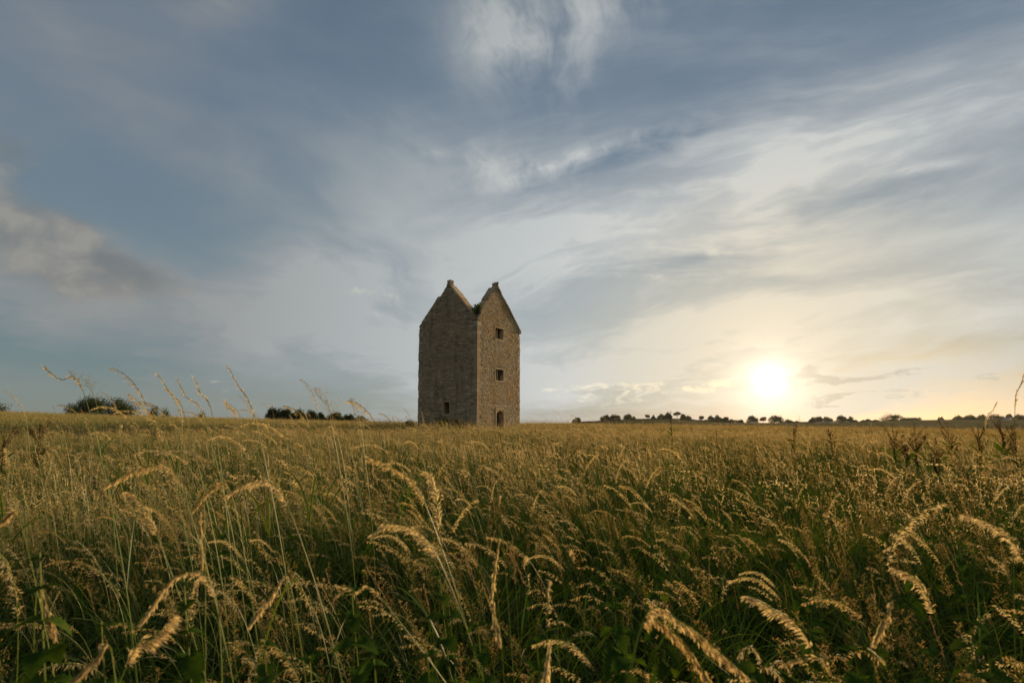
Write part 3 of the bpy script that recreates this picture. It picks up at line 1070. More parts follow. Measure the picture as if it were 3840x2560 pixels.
def house(name, label, cat, px, ytop, w_px, depth, dp, wall_h, mw, mr, gable_front=False, bays=4):
    pc = at(px, ytop, depth)
    zb = gzf(pc.x, pc.y) - 0.1
    H = pc.z - zb
    W = w_px / F * depth
    root = empty(name, (pc.x, pc.y, zb))
    tag(root, label, cat)
    hw, hd, wh = W / 2, dp / 2, wall_h * H
    mb = MB()
    if gable_front:
        v = [(-hw, -hd, 0), (hw, -hd, 0), (hw, hd, 0), (-hw, hd, 0), (-hw, -hd, wh), (hw, -hd, wh), (hw, hd, wh), (-hw, hd, wh), (0, -hd, H - .05), (0, hd, H - .05)]
        f = [(0, 1, 5, 8, 4), (2, 3, 7, 9, 6), (1, 2, 6, 5), (3, 0, 4, 7)]
        rv = [(-hw - .2, -hd - .2, wh - .1), (0, -hd - .2, H), (hw + .2, -hd - .2, wh - .1), (-hw - .2, hd + .2, wh - .1), (0, hd + .2, H), (hw + .2, hd + .2, wh - .1)]
        rf = [(0, 1, 4, 3), (1, 2, 5, 4)]
    else:
        v = [(-hw, -hd, 0), (hw, -hd, 0), (hw, hd, 0), (-hw, hd, 0), (-hw, -hd, wh), (hw, -hd, wh), (hw, hd, wh), (-hw, hd, wh), (-hw, 0, H - .05), (hw, 0, H - .05)]
        f = [(0, 1, 5, 4), (2, 3, 7, 6), (1, 2, 6, 9, 5), (3, 0, 4, 8, 7)]
        rv = [(-hw - .2, -hd - .3, wh - .1), (-hw - .2, 0, H), (-hw - .2, hd + .3, wh - .1), (hw + .2, -hd - .3, wh - .1), (hw + .2, 0, H), (hw + .2, hd + .3, wh - .1)]
        rf = [(0, 3, 4, 1), (1, 4, 5, 2)]
    mb.add(v, f)
    mb.build('wall', mw, root)
    r_ = MB(); r_.add(rv, rf)
    ro = r_.build('roof', mr, root)
    so = ro.modifiers.new('thickness', 'SOLIDIFY'); so.thickness = 0.15
    for k in range(bays):
        o_ = MB(); xx = -hw + W * (k + .5) / bays
        o_.box((xx - W / bays * .18, -hd - .03, 0.15 * wh), (xx + W / bays * .18, -hd + .02, 0.78 * wh))
        o_.build('door' if not gable_front else 'window', M_BARK, root)


house('barn', 'long low grey barn among the trees right of the sunset', 'barn', 3100, 1581, 74, DR - 22, 9.0, 0.55, M_SHEET, M_SHEET)
house('house', 'tiny white gabled house in the far right tree line', 'house', 3778, 1564, 13, DR - 16, 5.0, 0.6, M_WHITE, M_SHEET, True, 1)

# ------------------------------------------------------------------ meadow grasses
M_HEAD = leafy('straw_seed_heads', [(0.0, (0.44, 0.31, 0.13)), (0.3, (0.60, 0.47, 0.235)), (0.75, (0.74, 0.63, 0.39)), (1.0, (0.48, 0.30, 0.135))], 0.60, (1.0, 0.90, 0.62), gloss=0.03, rnd='both')
M_FINE = leafy('bent_grass_heads', [(0.0, (0.28, 0.185, 0.07)), (0.4, (0.40, 0.30, 0.115)), (0.75, (0.48, 0.38, 0.17)), (1.0, (0.32, 0.165, 0.075))], 0.42, (1.0, 0.80, 0.5), rnd='both')
M_STEM = leafy('grass_stems', [(0.0, (0.13, 0.20, 0.026)), (0.6, (0.21, 0.255, 0.040)), (0.88, (0.34, 0.31, 0.09)), (1.0, (0.20, 0.12, 0.05))], 0.40, (1.0, 0.95, 0.45), gloss=0.03, rnd='both')
M_BLADE = leafy('grass_blades', [(0.0, (0.030, 0.072, 0.008)), (0.6, (0.056, 0.108, 0.012)), (0.88, (0.11, 0.14, 0.02)), (1.0, (0.25, 0.20, 0.06))], 0.42, (1.1, 1.05, 0.45), gloss=0.03, rnd='both')
M_NETTLE = leafy('nettle_leaves', [(0.0, (0.028, 0.062, 0.010)), (0.6, (0.045, 0.088, 0.014)), (1.0, (0.075, 0.105, 0.02))], 0.38, (1.2, 1.1, 0.35), tone_scale=70.0)
M_DOCK = leafy('dock_seed_spikes', [(0.0, (0.060, 0.030, 0.016)), (0.6, (0.095, 0.046, 0.022)), (1.0, (0.13, 0.085, 0.03))], 0.25, (1.0, 0.7, 0.5))
GM = [M_STEM, M_HEAD, M_BLADE, M_FINE]


class GB:
    """numpy collector for grass meshes"""
    def __init__(self):
        self.v, self.f, self.m, self.n = [], [], [], 0
        self.tn, self.tone = [], 0.5

    def add(self, v, f, mat):
        v = np.asarray(v, float)
        self.v.append(v)
        self.f.extend((np.asarray(f) + self.n).tolist())
        self.m.extend([mat] * len(f))
        self.n += len(v)
        self.tn.append(np.full(len(v), self.tone))

    def stem(self, P, r0, r1, mat=0):
        P = np.asarray(P)
        n = len(P)
        d = np.gradient(P, axis=0); d /= np.linalg.norm(d, axis=1)[:, None] + 1e-9
        s = np.cross(d, [0.2, 0.97, 0.13]); s /= np.linalg.norm(s, axis=1)[:, None] + 1e-9
        u = np.cross(s, d)
        r_ = np.linspace(r0, r1, n)[:, None]
        ring = [P + (s * math.cos(a) + u * math.sin(a)) * r_ for a in (0, 2.0944, 4.18879)]
        v = np.stack(ring, 1).reshape(-1, 3)
        f = []
        for i in range(n - 1):
            for k in range(3):
                k2 = (k + 1) % 3
                f.append((i * 3 + k, i * 3 + k2, i * 3 + 3 + k2, i * 3 + 3 + k))
        self.add(v, f, mat)

    def seeds(self, c, d, L, W, mat, rg, solid=True):
        """slim spikelets: centre points c, directions d, length, width"""
        n = len(c)
        d = d / (np.linalg.norm(d, axis=1)[:, None] + 1e-9)
        s = np.cross(d, rg.normal(size=(n, 3))); s /= np.linalg.norm(s, axis=1)[:, None] + 1e-9
        u = np.cross(s, d)
        L = np.broadcast_to(L, (n,))[:, None]; W = np.broadcast_to(W, (n,))[:, None]
        if solid:
            v = np.stack([c, c + d * L * .38 + s * W, c + d * L * .38 + (-s * .5 + u * .87) * W, c + d * L * .38 + (-s * .5 - u * .87) * W, c + d * L], 1).reshape(-1, 3)
            q = [(0, 2, 1), (0, 3, 2), (0, 1, 3), (4, 1, 2), (4, 2, 3), (4, 3, 1)]
            f = (np.arange(n)[:, None, None] * 5 + np.array(q)[None]).reshape(-1, 3)
        else:
            v = np.stack([c, c + d * L * .4 + s * W + u * W * .45, c + d * L, c + d * L * .4 - s * W + u * W * .45], 1).reshape(-1, 3)
            f = (np.arange(n)[:, None] * 4 + np.array([[0, 1, 2, 3]]))
        self.add(v, f, mat)

    def blade(self, P, w, rg, mat=2):
        P = np.asarray(P)
        n = len(P)
        d = np.gradient(P, axis=0); d /= np.linalg.norm(d, axis=1)[:, None] + 1e-9
        a = rg.uniform(0, 6.28)
        s = np.cross(d, [math.cos(a), math.sin(a), 0.25]); s /= np.linalg.norm(s, axis=1)[:, None] + 1e-9
        u = np.cross(s, d)
        k = np.linspace(0, 1, n)
        wd = (w * np.clip(1.15 - k ** 2.2 * 1.15, 0.03, 1) * np.clip(0.5 + 2.5 * k, 0, 1))[:, None]
        v = np.stack([P - s * wd + u * wd * .5, P, P + s * wd + u * wd * .5], 1).reshape(-1, 3)
        f = []
        for i in range(n - 1):
            f += [(i * 3, i * 3 + 1, i * 3 + 4, i * 3 + 3), (i * 3 + 1, i * 3 + 2, i * 3 + 5, i * 3 + 4)]
        self.add(v, f, mat)

    def mesh(self, name, mats=None):
        me = bpy.data.meshes.new(name)
        me.from_pydata(np.concatenate(self.v).tolist(), [], self.f)
        for m_ in (mats or GM): me.materials.append(m_)
        me.polygons.foreach_set('material_index', self.m)
        a_ = me.attributes.new('tone', 'FLOAT', 'POINT')
        a_.data.foreach_set('value', np.concatenate(self.tn).astype(np.float32))
        me.update()
        return me

    def put(self, o, xy, turn=0.0, sc_=1.0):
        """copy another collector in at a place"""
        c, s = math.cos(turn) * sc_, math.sin(turn) * sc_
        v = np.concatenate(o.v) @ np.array([[c, s, 0], [-s, c, 0], [0, 0, sc_]])
        v[:, :2] += xy
        self.v.append(v)
        self.f.extend([[i + self.n for i in q] for q in o.f])
        self.m.extend(o.m)
        self.n += len(v)
        self.tn.append(np.full(len(v), self.tone))


def curve(h, lean, bend, az, n, rg, wob=0.02, power=2.2):
    """points of a stem of length h; angle from vertical grows from lean to lean+bend; falls towards azimuth az"""
    k = np.linspace(0, 1, n)
    phi = lean + bend * k ** power
    a = az + wob * 8 * np.cumsum(rg.normal(0, .3, n)) / n
    st = np.stack([np.sin(phi) * np.cos(a), np.sin(phi) * np.sin(a), np.cos(phi)], 1) * (h / (n - 1))
    P = np.zeros((n, 3))
    P[1:] = np.cumsum((st[1:] + st[:-1]) / 2, 0)
    return P


def samp(P, t_):
    k = np.linspace(0, 1, len(P))
    return np.stack([np.interp(t_, k, P[:, i]) for i in range(3)], 1)


def oat_head(g, P, frac, rg, n, L, W, solid=True, droop=0.8, spread=0.35, mat=1):
    """drooping panicle over the last part of stem P"""
    tt = np.sort(rg.uniform(1 - frac, 1.0, n))
    c = samp(P, tt)
    dirs = samp(np.gradient(P, axis=0), tt); dirs /= np.linalg.norm(dirs, axis=1)[:, None] + 1e-9
    side = rg.normal(size=(n, 3)) * spread
    d = dirs * 0.75 + side + np.array([0, 0, -droop]) * rg.uniform(0.2, 1.0, (n, 1))
    d /= np.linalg.norm(d, axis=1)[:, None]
    q = (tt - (1 - frac)) / frac
    br = rg.uniform(0.0, 1.0, n) * np.sin(np.clip(q, .05, 1) * math.pi * .9) * L * 1.25
    c2 = c + d * br[:, None]
    g.seeds(c2, d + np.array([0, 0, -0.35]), L * rg.uniform(.75, 1.2, n), W * (1.15 if solid else 1.0), mat, rg, False)
    if solid:
        pick = br > L * 0.5                                # fine stalks that carry the outer spikelets
        g.seeds(c[pick], c2[pick] - c[pick], np.linalg.norm(c2[pick] - c[pick], axis=1), 0.0005, 0, rg, False)


def fine_head(g, P, frac, rg, nb, ns, R0, solid=True, mat=3):
    """airy upright panicle of hair-thin branches"""
    for i in range(nb):
        q = (i + .5) / nb
        c = samp(P, np.array([1 - frac + frac * q]))[0]
        a = i * 2.4 + rg.normal(0, .4)
        ln = R0 * (1 - q) ** 0.6 * rg.uniform(.6, 1.1) + 0.006
        d = np.array([math.cos(a) * .62, math.sin(a) * .62, .75]); d /= np.linalg.norm(d)
        if solid:
            g.seeds(c[None], d[None], ln, 0.0004, 0, rg, False)
        k = rg.uniform(.25, 1.05, ns)
        cc = c + d * (ln * k)[:, None] + rg.normal(0, .12, (ns, 3)) * ln
        g.seeds(cc, d + rg.normal(0, .5, (ns, 3)), (0.0065 if solid else 0.014), (0.0011 if solid else 0.0024), mat, rg, False)


WIND = math.pi                                             # stems lean towards -x


def proto_oat(rg, lod):
    g = GB()
    h = rg.uniform(.92, 1.08)
    P = curve(h, rg.uniform(.06, .26), rg.uniform(1.0, 2.2), WIND + rg.normal(0, .45), 26 if lod == 0 else 9, rg, power=rg.uniform(5, 8))
    g.stem(P, .0019, .0008) if lod == 0 else g.stem(P, .0018, .001)
    if lod == 0:
        oat_head(g, P, rg.uniform(.15, .21), rg, int(rg.uniform(120, 180)), .0125, .0009, True, 0.7, .20)
        for k in range(2):
            b = curve(rg.uniform(.22, .38), .3, 1.3, rg.uniform(0, 6.3), 8, rg); b = b + samp(P, np.array([rg.uniform(.15, .5)]))
            g.blade(b, .0035, rg)
    else:
        oat_head(g, P, .19, rg, 22, .022, .0030, False, 0.8, .26)
    return g


def proto_brome(rg, lod):
    """one-sided nodding head, smaller"""
    g = GB()
    h = rg.uniform(.70, .92)
    P = curve(h, rg.uniform(.05, .3), rg.uniform(.7, 1.9), WIND + rg.normal(0, .6), 20 if lod == 0 else 7, rg, power=rg.uniform(4, 7))
    g.stem(P, .0016, .0007) if lod == 0 else g.stem(P, .0016, .0009)
    if lod == 0:
        oat_head(g, P, rg.uniform(.13, .19), rg, int(rg.uniform(50, 80)), .0105, .0009, True, .7, .30)
    else:
        oat_head(g, P, .17, rg, 12, .018, .0023, False, .7, .34)
    return g


def proto_bent(rg, lod):
    g = GB()
    h = rg.uniform(.55, .85)
    P = curve(h, rg.uniform(.02, .3), rg.uniform(.1, .6), WIND + rg.normal(0, .9), 12 if lod == 0 else 5, rg, power=2.5)
    g.stem(P, .001, .0004) if lod == 0 else g.stem(P, .0013, .0007)
    fine_head(g, P, rg.uniform(.2, .28), rg, 16 if lod == 0 else 6, 9 if lod == 0 else 3, rg.uniform(.03, .055), lod == 0)
    return g


def proto_spike(rg, lod):
    """upright narrow spike (timothy and rye-grass)"""
    g = GB()
    h = rg.uniform(.65, .95)
    P = curve(h, rg.uniform(.02, .25), rg.uniform(.05, .5), WIND + rg.normal(0, .8), 12 if lod == 0 else 5, rg, power=2.0)
    g.stem(P, .0012, .0006) if lod == 0 else g.stem(P, .0015, .0009)
    n = 46 if lod == 0 else 10
    tt = np.linspace(.84, 1, n); c = samp(P, tt)
    d = samp(np.gradient(P, axis=0), tt); d /= np.linalg.norm(d, axis=1)[:, None]
    g.seeds(c, d + rg.normal(0, .35, (n, 3)), .011 if lod == 0 else .022, .0013 if lod == 0 else .003, 1, rg, lod == 0)
    return g


def proto_tuft(rg, lod):
    g = GB()
    for k in range(16 if lod == 0 else 8):
        P = curve(rg.uniform(.32, .66), rg.uniform(.05, .5), rg.uniform(.3, 1.9), rg.uniform(0, 6.28) if rg.random() < .6 else WIND + rg.normal(0, .6), 9 if lod == 0 else 5, rg, power=1.8)
        P = P + np.array([rg.normal(0, .05), rg.normal(0, .05), 0])
        g.blade(P, rg.uniform(.0022, .0045) * (1 if lod == 0 else 1.5), rg)
    return g


def proto_far(rg, size, ns, nt):
    """a square of meadow for the far distance"""
    g = GB()
    for k in range(ns):
        g.tone = rg.random()
        o_ = np.array([rg.uniform(-.5, .5) * size, rg.uniform(-.5, .5) * size, 0])
        h = rg.uniform(.52, .84) if rg.random() < .80 else rg.uniform(.78, 1.06)
        P = curve(h, rg.uniform(.02, .3), rg.uniform(.2, 1.7), WIND + rg.normal(0, .7), 5, rg, power=3.5) + o_
        g.stem(P, .0026, .0016)
        n = 5
        tt = rg.uniform(.80, 1.0, n); c = samp(P, tt)
        d = samp(np.gradient(P, axis=0), tt); d /= np.linalg.norm(d, axis=1)[:, None]
        g.seeds(c, d + rg.normal(0, .5, (n, 3)) + np.array([0, 0, -.3]), .040, .0055, 1 if rg.random() < .4 else 3, rg, False)
    for k in range(nt):
        g.tone = rg.random()
        o_ = np.array([rg.uniform(-.5, .5) * size, rg.uniform(-.5, .5) * size, 0])
        P = curve(rg.uniform(.4, .7), rg.uniform(.05, .4), rg.uniform(.2, 1.4), rg.uniform(0, 6.28), 4, rg) + o_
        g.blade(P, .009, rg)
    return g


def patch_maker(kinds, size):
    """kinds: list of (library of single plants, plants per square metre, smallest and largest scale, turn)"""
    def fn(rg):
        g = GB()
        for lib, dens, lo, hi, turn in kinds:
            for k in range(rg.poisson(dens * size * size)):
                g.tone = rg.random()
                g.put(lib[rg.integers(len(lib))], np.array([rg.uniform(-.5, .5), rg.uniform(-.5, .5)]) * size, rg.normal(0, turn), rg.uniform(lo, hi))
        return g
    return fn


def protos(name, fn, n, seed, *a):
    c = bpy.data.collections.new(name)
    for i in range(n):
        g = fn(np.random.default_rng(seed * 100 + i), *a)
        c.objects.link(bpy.data.objects.new('%s_%02d' % (name, i), g.mesh('%s_%02d' % (name, i))))
    return c


def scatter_tree(coll):
    ng = bpy.data.node_groups.new('scatter_' + coll.name, 'GeometryNodeTree')
    ng.interface.new_socket('Geometry', in_out='INPUT', socket_type='NodeSocketGeometry')
    ng.interface.new_socket('Geometry', in_out='OUTPUT', socket_type='NodeSocketGeometry')
    gi, go = ng.nodes.new('NodeGroupInput'), ng.nodes.new('NodeGroupOutput')
    iop = ng.nodes.new('GeometryNodeInstanceOnPoints')
    ci = ng.nodes.new('GeometryNodeCollectionInfo')
    ci.inputs['Collection'].default_value = coll
    ci.inputs['Separate Children'].default_value = True
    ci.inputs['Reset Children'].default_value = True

    def attr(nm, ty):
        n = ng.nodes.new('GeometryNodeInputNamedAttribute')
        n.data_type = ty
        n.inputs['Name'].default_value = nm
        return n.outputs['Attribute']
    er = ng.nodes.new('FunctionNodeEulerToRotation')
    ng.links.new(attr('rot', 'FLOAT_VECTOR'), er.inputs[0])
    L = ng.links.new
    L(gi.outputs[0], iop.inputs['Points'])
    L(ci.outputs[0], iop.inputs['Instance'])
    iop.inputs['Pick Instance'].default_value = True
    L(attr('idx', 'INT'), iop.inputs['Instance Index'])
    L(er.outputs[0], iop.inputs['Rotation'])
    L(attr('scl', 'FLOAT'), iop.inputs['Scale'])
    L(iop.outputs[0], go.inputs[0])
    return ng


def scatter(name, label, coll, xy, scl, rg, spin=0.5, tilt=0.03, dz=-0.02, idx=None):
    n = len(xy)
    me = bpy.data.meshes.new(name)
    z = gz(xy[:, 0], xy[:, 1]) + dz
    me.vertices.add(n)
    me.vertices.foreach_set('co', np.c_[xy, z].astype(np.float32).ravel())
    a = me.attributes.new('rot', 'FLOAT_VECTOR', 'POINT')
    a.data.foreach_set('vector', np.c_[rg.normal(0, tilt, n), rg.normal(0, tilt, n), rg.normal(0, spin, n)].astype(np.float32).ravel())
    a = me.attributes.new('scl', 'FLOAT', 'POINT')
    a.data.foreach_set('value', scl.astype(np.float32))
    a = me.attributes.new('idx', 'INT', 'POINT')
    a.data.foreach_set('value', (rg.integers(0, len(coll.objects), n) if idx is None else idx).astype(np.int32))
    o = bpy.data.objects.new(name, me)
    COL.objects.link(o)
    mod = o.modifiers.new('scatter', 'NODES')
    mod.node_group = scatter_tree(coll)
    tag(o, label, 'grass', kind='stuff')
    return o


def vnoise(x, y, s, seed):
    """smooth value noise, 0..1"""
    g_ = np.random.default_rng(seed).random((64, 64))
    fx, fy = x / s, y / s
    ix, iy = np.floor(fx).astype(int), np.floor(fy).astype(int)
    tx, ty = fx - ix, fy - iy
    tx, ty = tx * tx * (3 - 2 * tx), ty * ty * (3 - 2 * ty)
    G = lambda a, b: g_[a % 64, b % 64]
    return (G(ix, iy) * (1 - tx) + G(ix + 1, iy) * tx) * (1 - ty) + (G(ix, iy + 1) * (1 - tx) + G(ix + 1, iy + 1) * tx) * ty


def plots(r0, r1, step, rg, half=R(57), inner=0.0):
    """uneven grid of planting spots between two distances in front of the viewer"""
    k = np.arange(-r1, r1 + step, step)
    X, Y = np.meshgrid(k, k)
    xy = np.c_[X.ravel(), Y.ravel()] + rg.uniform(-.42, .42, (X.size, 2)) * step
    r_ = np.hypot(xy[:, 0], xy[:, 1])
    a = np.abs(np.arctan2(xy[:, 0], xy[:, 1] + inner))
    xy = xy[(r_ >= r0) & (r_ < r1) & (a < half)]
    p = xy - np.array([TC.x, TC.y])                          # nothing grows inside the tower
    u, w = p @ np.array([TL.x, TL.y]), p @ np.array([TR.x, TR.y])
    e = 0.12 + 0.3 * min(step, 1.0)
    return xy[~((u > -e) & (u < SIDE + e) & (w > -e) & (w < SIDE + e))]


def gold(xy):
    """how rough and golden the sward is: patchy, rougher on the left"""
    v = 0.5 * vnoise(xy[:, 0] + 140, xy[:, 1] + 140, 1.5, 3) + 0.5 * vnoise(xy[:, 0] + 140, xy[:, 1] + 140, 6.0, 4)
    v = (v - .5) * 1.5 + .5
    r_ = np.hypot(xy[:, 0], xy[:, 1])
    return np.clip(v + 0.27 * np.clip(-xy[:, 0] / (r_ + .1), -1, 1), 0, .999)


def meadow():
    rg = np.random.default_rng(77)

    def lib(fn, n, seed, lod):
        return [fn(np.random.default_rng(seed * 100 + i), lod) for i in range(n)]
    L0 = {k: lib(f, 8, i + 1, 0) for i, (k, f) in enumerate((('oat', proto_oat), ('bro', proto_brome), ('ben', proto_bent), ('spk', proto_spike), ('tuf', proto_tuft)))}
    L1 = {k: lib(f, 7, i + 11, 1) for i, (k, f) in enumerate((('oat', proto_oat), ('bro', proto_brome), ('ben', proto_bent), ('spk', proto_spike), ('tuf', proto_tuft)))}

    def classes(nm, L, size, seed, n, mul):
        """three swards, lush to golden, n variants each, in one collection"""
        c = bpy.data.collections.new(nm)
        mix = [dict(tuf=150, ben=24, bro=24, oat=1.5, spk=12), dict(tuf=140, ben=26, bro=32, oat=4, spk=14), dict(tuf=120, ben=32, bro=44, oat=9, spk=14)]
        for q, mx in enumerate(mix):
            kinds = [(L['tuf'], mx['tuf'] * mul[0], .6, 1.1, 3.0), (L['ben'], mx['ben'] * mul[1], .78, 1.1, .5), (L['bro'], mx['bro'] * mul[1], .74, 1.02, .45),
                     (L['oat'], mx['oat'] * mul[1], .80, 1.0, .35), (L['spk'], mx['spk'] * mul[1], .75, 1.08, .6)]
            fn = patch_maker(kinds, size)
            for i in range(n):
                g = fn(np.random.default_rng(seed * 1000 + q * 50 + i))
                nn = '%s_%d%02d' % (nm, q, i)
                c.objects.link(bpy.data.objects.new(nn, g.mesh(nn)))
        return c

    def pick(xy, n):
        q = np.digitize(gold(xy) + rg.normal(0, .05, len(xy)), [0.46, 0.66])
        return q * n + rg.integers(0, n, len(xy))

    c0 = classes('sward_near', L0, 0.5, 1, 5, (1.2, 0.8))
    a = plots(0.30, 4.6, 0.42, rg, R(62), 0.3)
    a = a[(np.hypot(a[:, 0], a[:, 1]) > 1.2)]
    scatter('foreground_grass', 'tangled foreground grass with nodding straw seed heads and green blades', c0, a, rg.uniform(.88, 1.06, len(a)), rg, .28, .03, idx=pick(a, 5))
    # low growth right at the viewer's feet
    cl = bpy.data.collections.new('sward_low')
    for i in range(4):
        g = patch_maker([(L0['tuf'], 130, .7, 1.05, 3.0), (L0['ben'], 25, .7, .9, .5), (L0['bro'], 18, .66, .84, .5)], 0.4)(np.random.default_rng(900 + i))
        cl.objects.link(bpy.data.objects.new('sward_low_%02d' % i, g.mesh('sward_low_%02d' % i)))
    a = plots(0.25, 1.45, 0.34, rg, R(75), 0.5)
    a = a[a[:, 1] > 0.12]
    scatter('undergrowth_grass', 'low dark grass filling the ground closest to the viewer', cl, a, rg.uniform(.85, 1.0, len(a)), rg, .4, .03)
    c1 = classes('sward_mid', L1, 1.1, 2, 4, (0.74, 1.05))
    a = plots(4.3, 27, 0.95, rg, R(56))
    scatter('midfield_grass', 'golden and green meadow grass between the foreground and the tower', c1, a, rg.uniform(.9, 1.1, len(a)), rg, .3, .02, idx=pick(a, 4))
    # scattered tall stems that overtop the sward, mostly up the left slope
    ct = bpy.data.collections.new('tall_stems')
    for i, k in enumerate(('oat', 'oat', 'oat', 'ben', 'ben', 'spk', 'oat', 'bro')):
        g = GB(); g.tone = rg.random(); g.put(L0[k][i], np.zeros(2))
        ct.objects.link(bpy.data.objects.new('tall_stems_%02d' % i, g.mesh('tall_stems_%02d' % i)))
    n = 170
    az, rr = np.where(rg.random(n) < .80, rg.uniform(-46, -8, n), rg.uniform(-8, 46, n)), rg.uniform(2.6, 13, n)
    a = np.c_[rr * np.sin(np.radians(az)), rr * np.cos(np.radians(az))]
    scatter('tall_grass', 'scattered tall grass stems rising above the meadow against the sky', ct, a, np.where(az < -8, rg.uniform(1.15, 1.6, n), rg.uniform(1.0, 1.28, n)), rg, .3, .05)
    ct2 = bpy.data.collections.new('tall_stems_far')
    for i, k in enumerate(('oat', 'oat', 'ben', 'spk', 'oat', 'bro', 'ben')):
        g = GB(); g.tone = rg.random(); g.put(L1[k][i], np.zeros(2))
        ct2.objects.link(bpy.data.objects.new('tall_stems_far_%02d' % i, g.mesh('tall_stems_far_%02d' % i)))
    a = plots(8, 46, 1.5, rg, R(52))
    a = a[rg.random(len(a)) < .75]
    scatter('overtopping_grass', 'thin grass stems standing proud of the meadow round the tower', ct2, a, 1.05 + .75 * rg.random(len(a)) ** 2.2, rg, .35, .06)
    c2 = protos('sward_far', proto_far, 6, 12, 1.6, 75, 260)
    a = plots(26, 72, 1.35, rg, R(54))
    near_t = np.exp(-((np.hypot(a[:, 0] - TC.x, a[:, 1] - TC.y) - 3) / 7.0) ** 2)
    scatter('meadow_grass', 'golden meadow grass round the tower and up the rise', c2, a, rg.uniform(.78, 1.22, len(a)) * (1 + .22 * near_t), rg, .25, .02)
    c3 = protos('sward_brow', proto_far, 4, 13, 3.0, 170, 260)
    a = plots(70, 125, 2.5, rg, R(52))
    scatter('hilltop_grass', 'golden grass along the brow of the hill', c3, a, rg.uniform(.9, 1.25, len(a)), rg, .25, .02)


meadow()

# ------------------------------------------------------------------ plants that stand out one by one
def smooth_path(pts, n):
    """Catmull-Rom through the given points, evenly spaced"""
    P = [np.array(p, float) for p in pts]
    P = [2 * P[0] - P[1]] + P + [2 * P[-1] - P[-2]]
    out_ = []
    for i in range(1, len(P) - 2):
        for t_ in np.linspace(0, 1, 24, endpoint=False):
            a, b, c, d = P[i - 1], P[i], P[i + 1], P[i + 2]
            out_.append(0.5 * ((2 * b) + (c - a) * t_ + (2 * a - 5 * b + 4 * c - d) * t_ ** 2 + (3 * b - a - 3 * c + d) * t_ ** 3))
    out_.append(P[-2])
    out_ = np.array(out_)
    s = np.r_[0, np.cumsum(np.linalg.norm(np.diff(out_, axis=0), axis=1))]
    k = np.linspace(0, s[-1], n)
    return np.stack([np.interp(k, s, out_[:, i]) for i in range(3)], 1), s[-1]


def stalk(label, tip, apex, base, depth, root_dx, seed, style='oat', thick=1.0, lean_y=0.0, group='tall grass stalks with seed heads'):
    rg = np.random.default_rng(seed)
    b, a, c = at(*base, depth), at(*apex, depth + lean_y * .5), at(*tip, depth + lean_y)
    gx, gy = b.x + root_dx, depth + rg.uniform(-.05, .1)
    root = Vector((gx, gy, gzf(gx, gy)))
    mid = root.lerp(b, .55) + Vector((root_dx * .16, 0, .02))
    P, L = smooth_path([root, mid, b, a, c], 60)
    hl = (np.linalg.norm(np.array(b) - np.array(a)) + np.linalg.norm(np.array(a) - np.array(c))) * 1.05
    frac = min(0.5, hl / L)
    P0 = P - np.array(root)
    o = empty('grass_stalk', root)
    tag(o, label, 'grass stalk', group)
    g = GB(); g.tone = rg.uniform(.15, .6)
    g.stem(P0, .0019 * thick, .0006 * thick)
    s_ = bpy.data.objects.new('stem', g.mesh('stem')); COL.objects.link(s_); s_.parent = o
    g = GB(); g.tone = rg.uniform(.3, .8)
    if style == 'oat':
        oat_head(g, P0, frac, rg, int(210 * thick), .0130, .00095 * thick, True, .6, .17)
    elif style == 'hang':
        oat_head(g, P0, frac, rg, int(240 * thick), .0145, .00095 * thick, True, 1.4, .22)
    elif style == 'thin':
        oat_head(g, P0, frac, rg, int(64 * thick), .0115, .0008 * thick, True, .12, .11)
    else:
        fine_head(g, P0, frac, rg, 22, 9, .07)
    h_ = bpy.data.objects.new('seed_head', g.mesh('seed_head')); COL.objects.link(h_); h_.parent = o
    if seed % 2 and depth < 1.5:
        for q in (.3, .5):
            g = GB(); g.tone = rg.uniform(0, .8)
            bl = curve(rg.uniform(.25, .4), .35, 1.2, rg.uniform(0, 6.3), 10, rg) + samp(P0, np.array([q]))
            g.blade(bl, .004, rg)
            l_ = bpy.data.objects.new('blade', g.mesh('blade')); COL.objects.link(l_); l_.parent = o


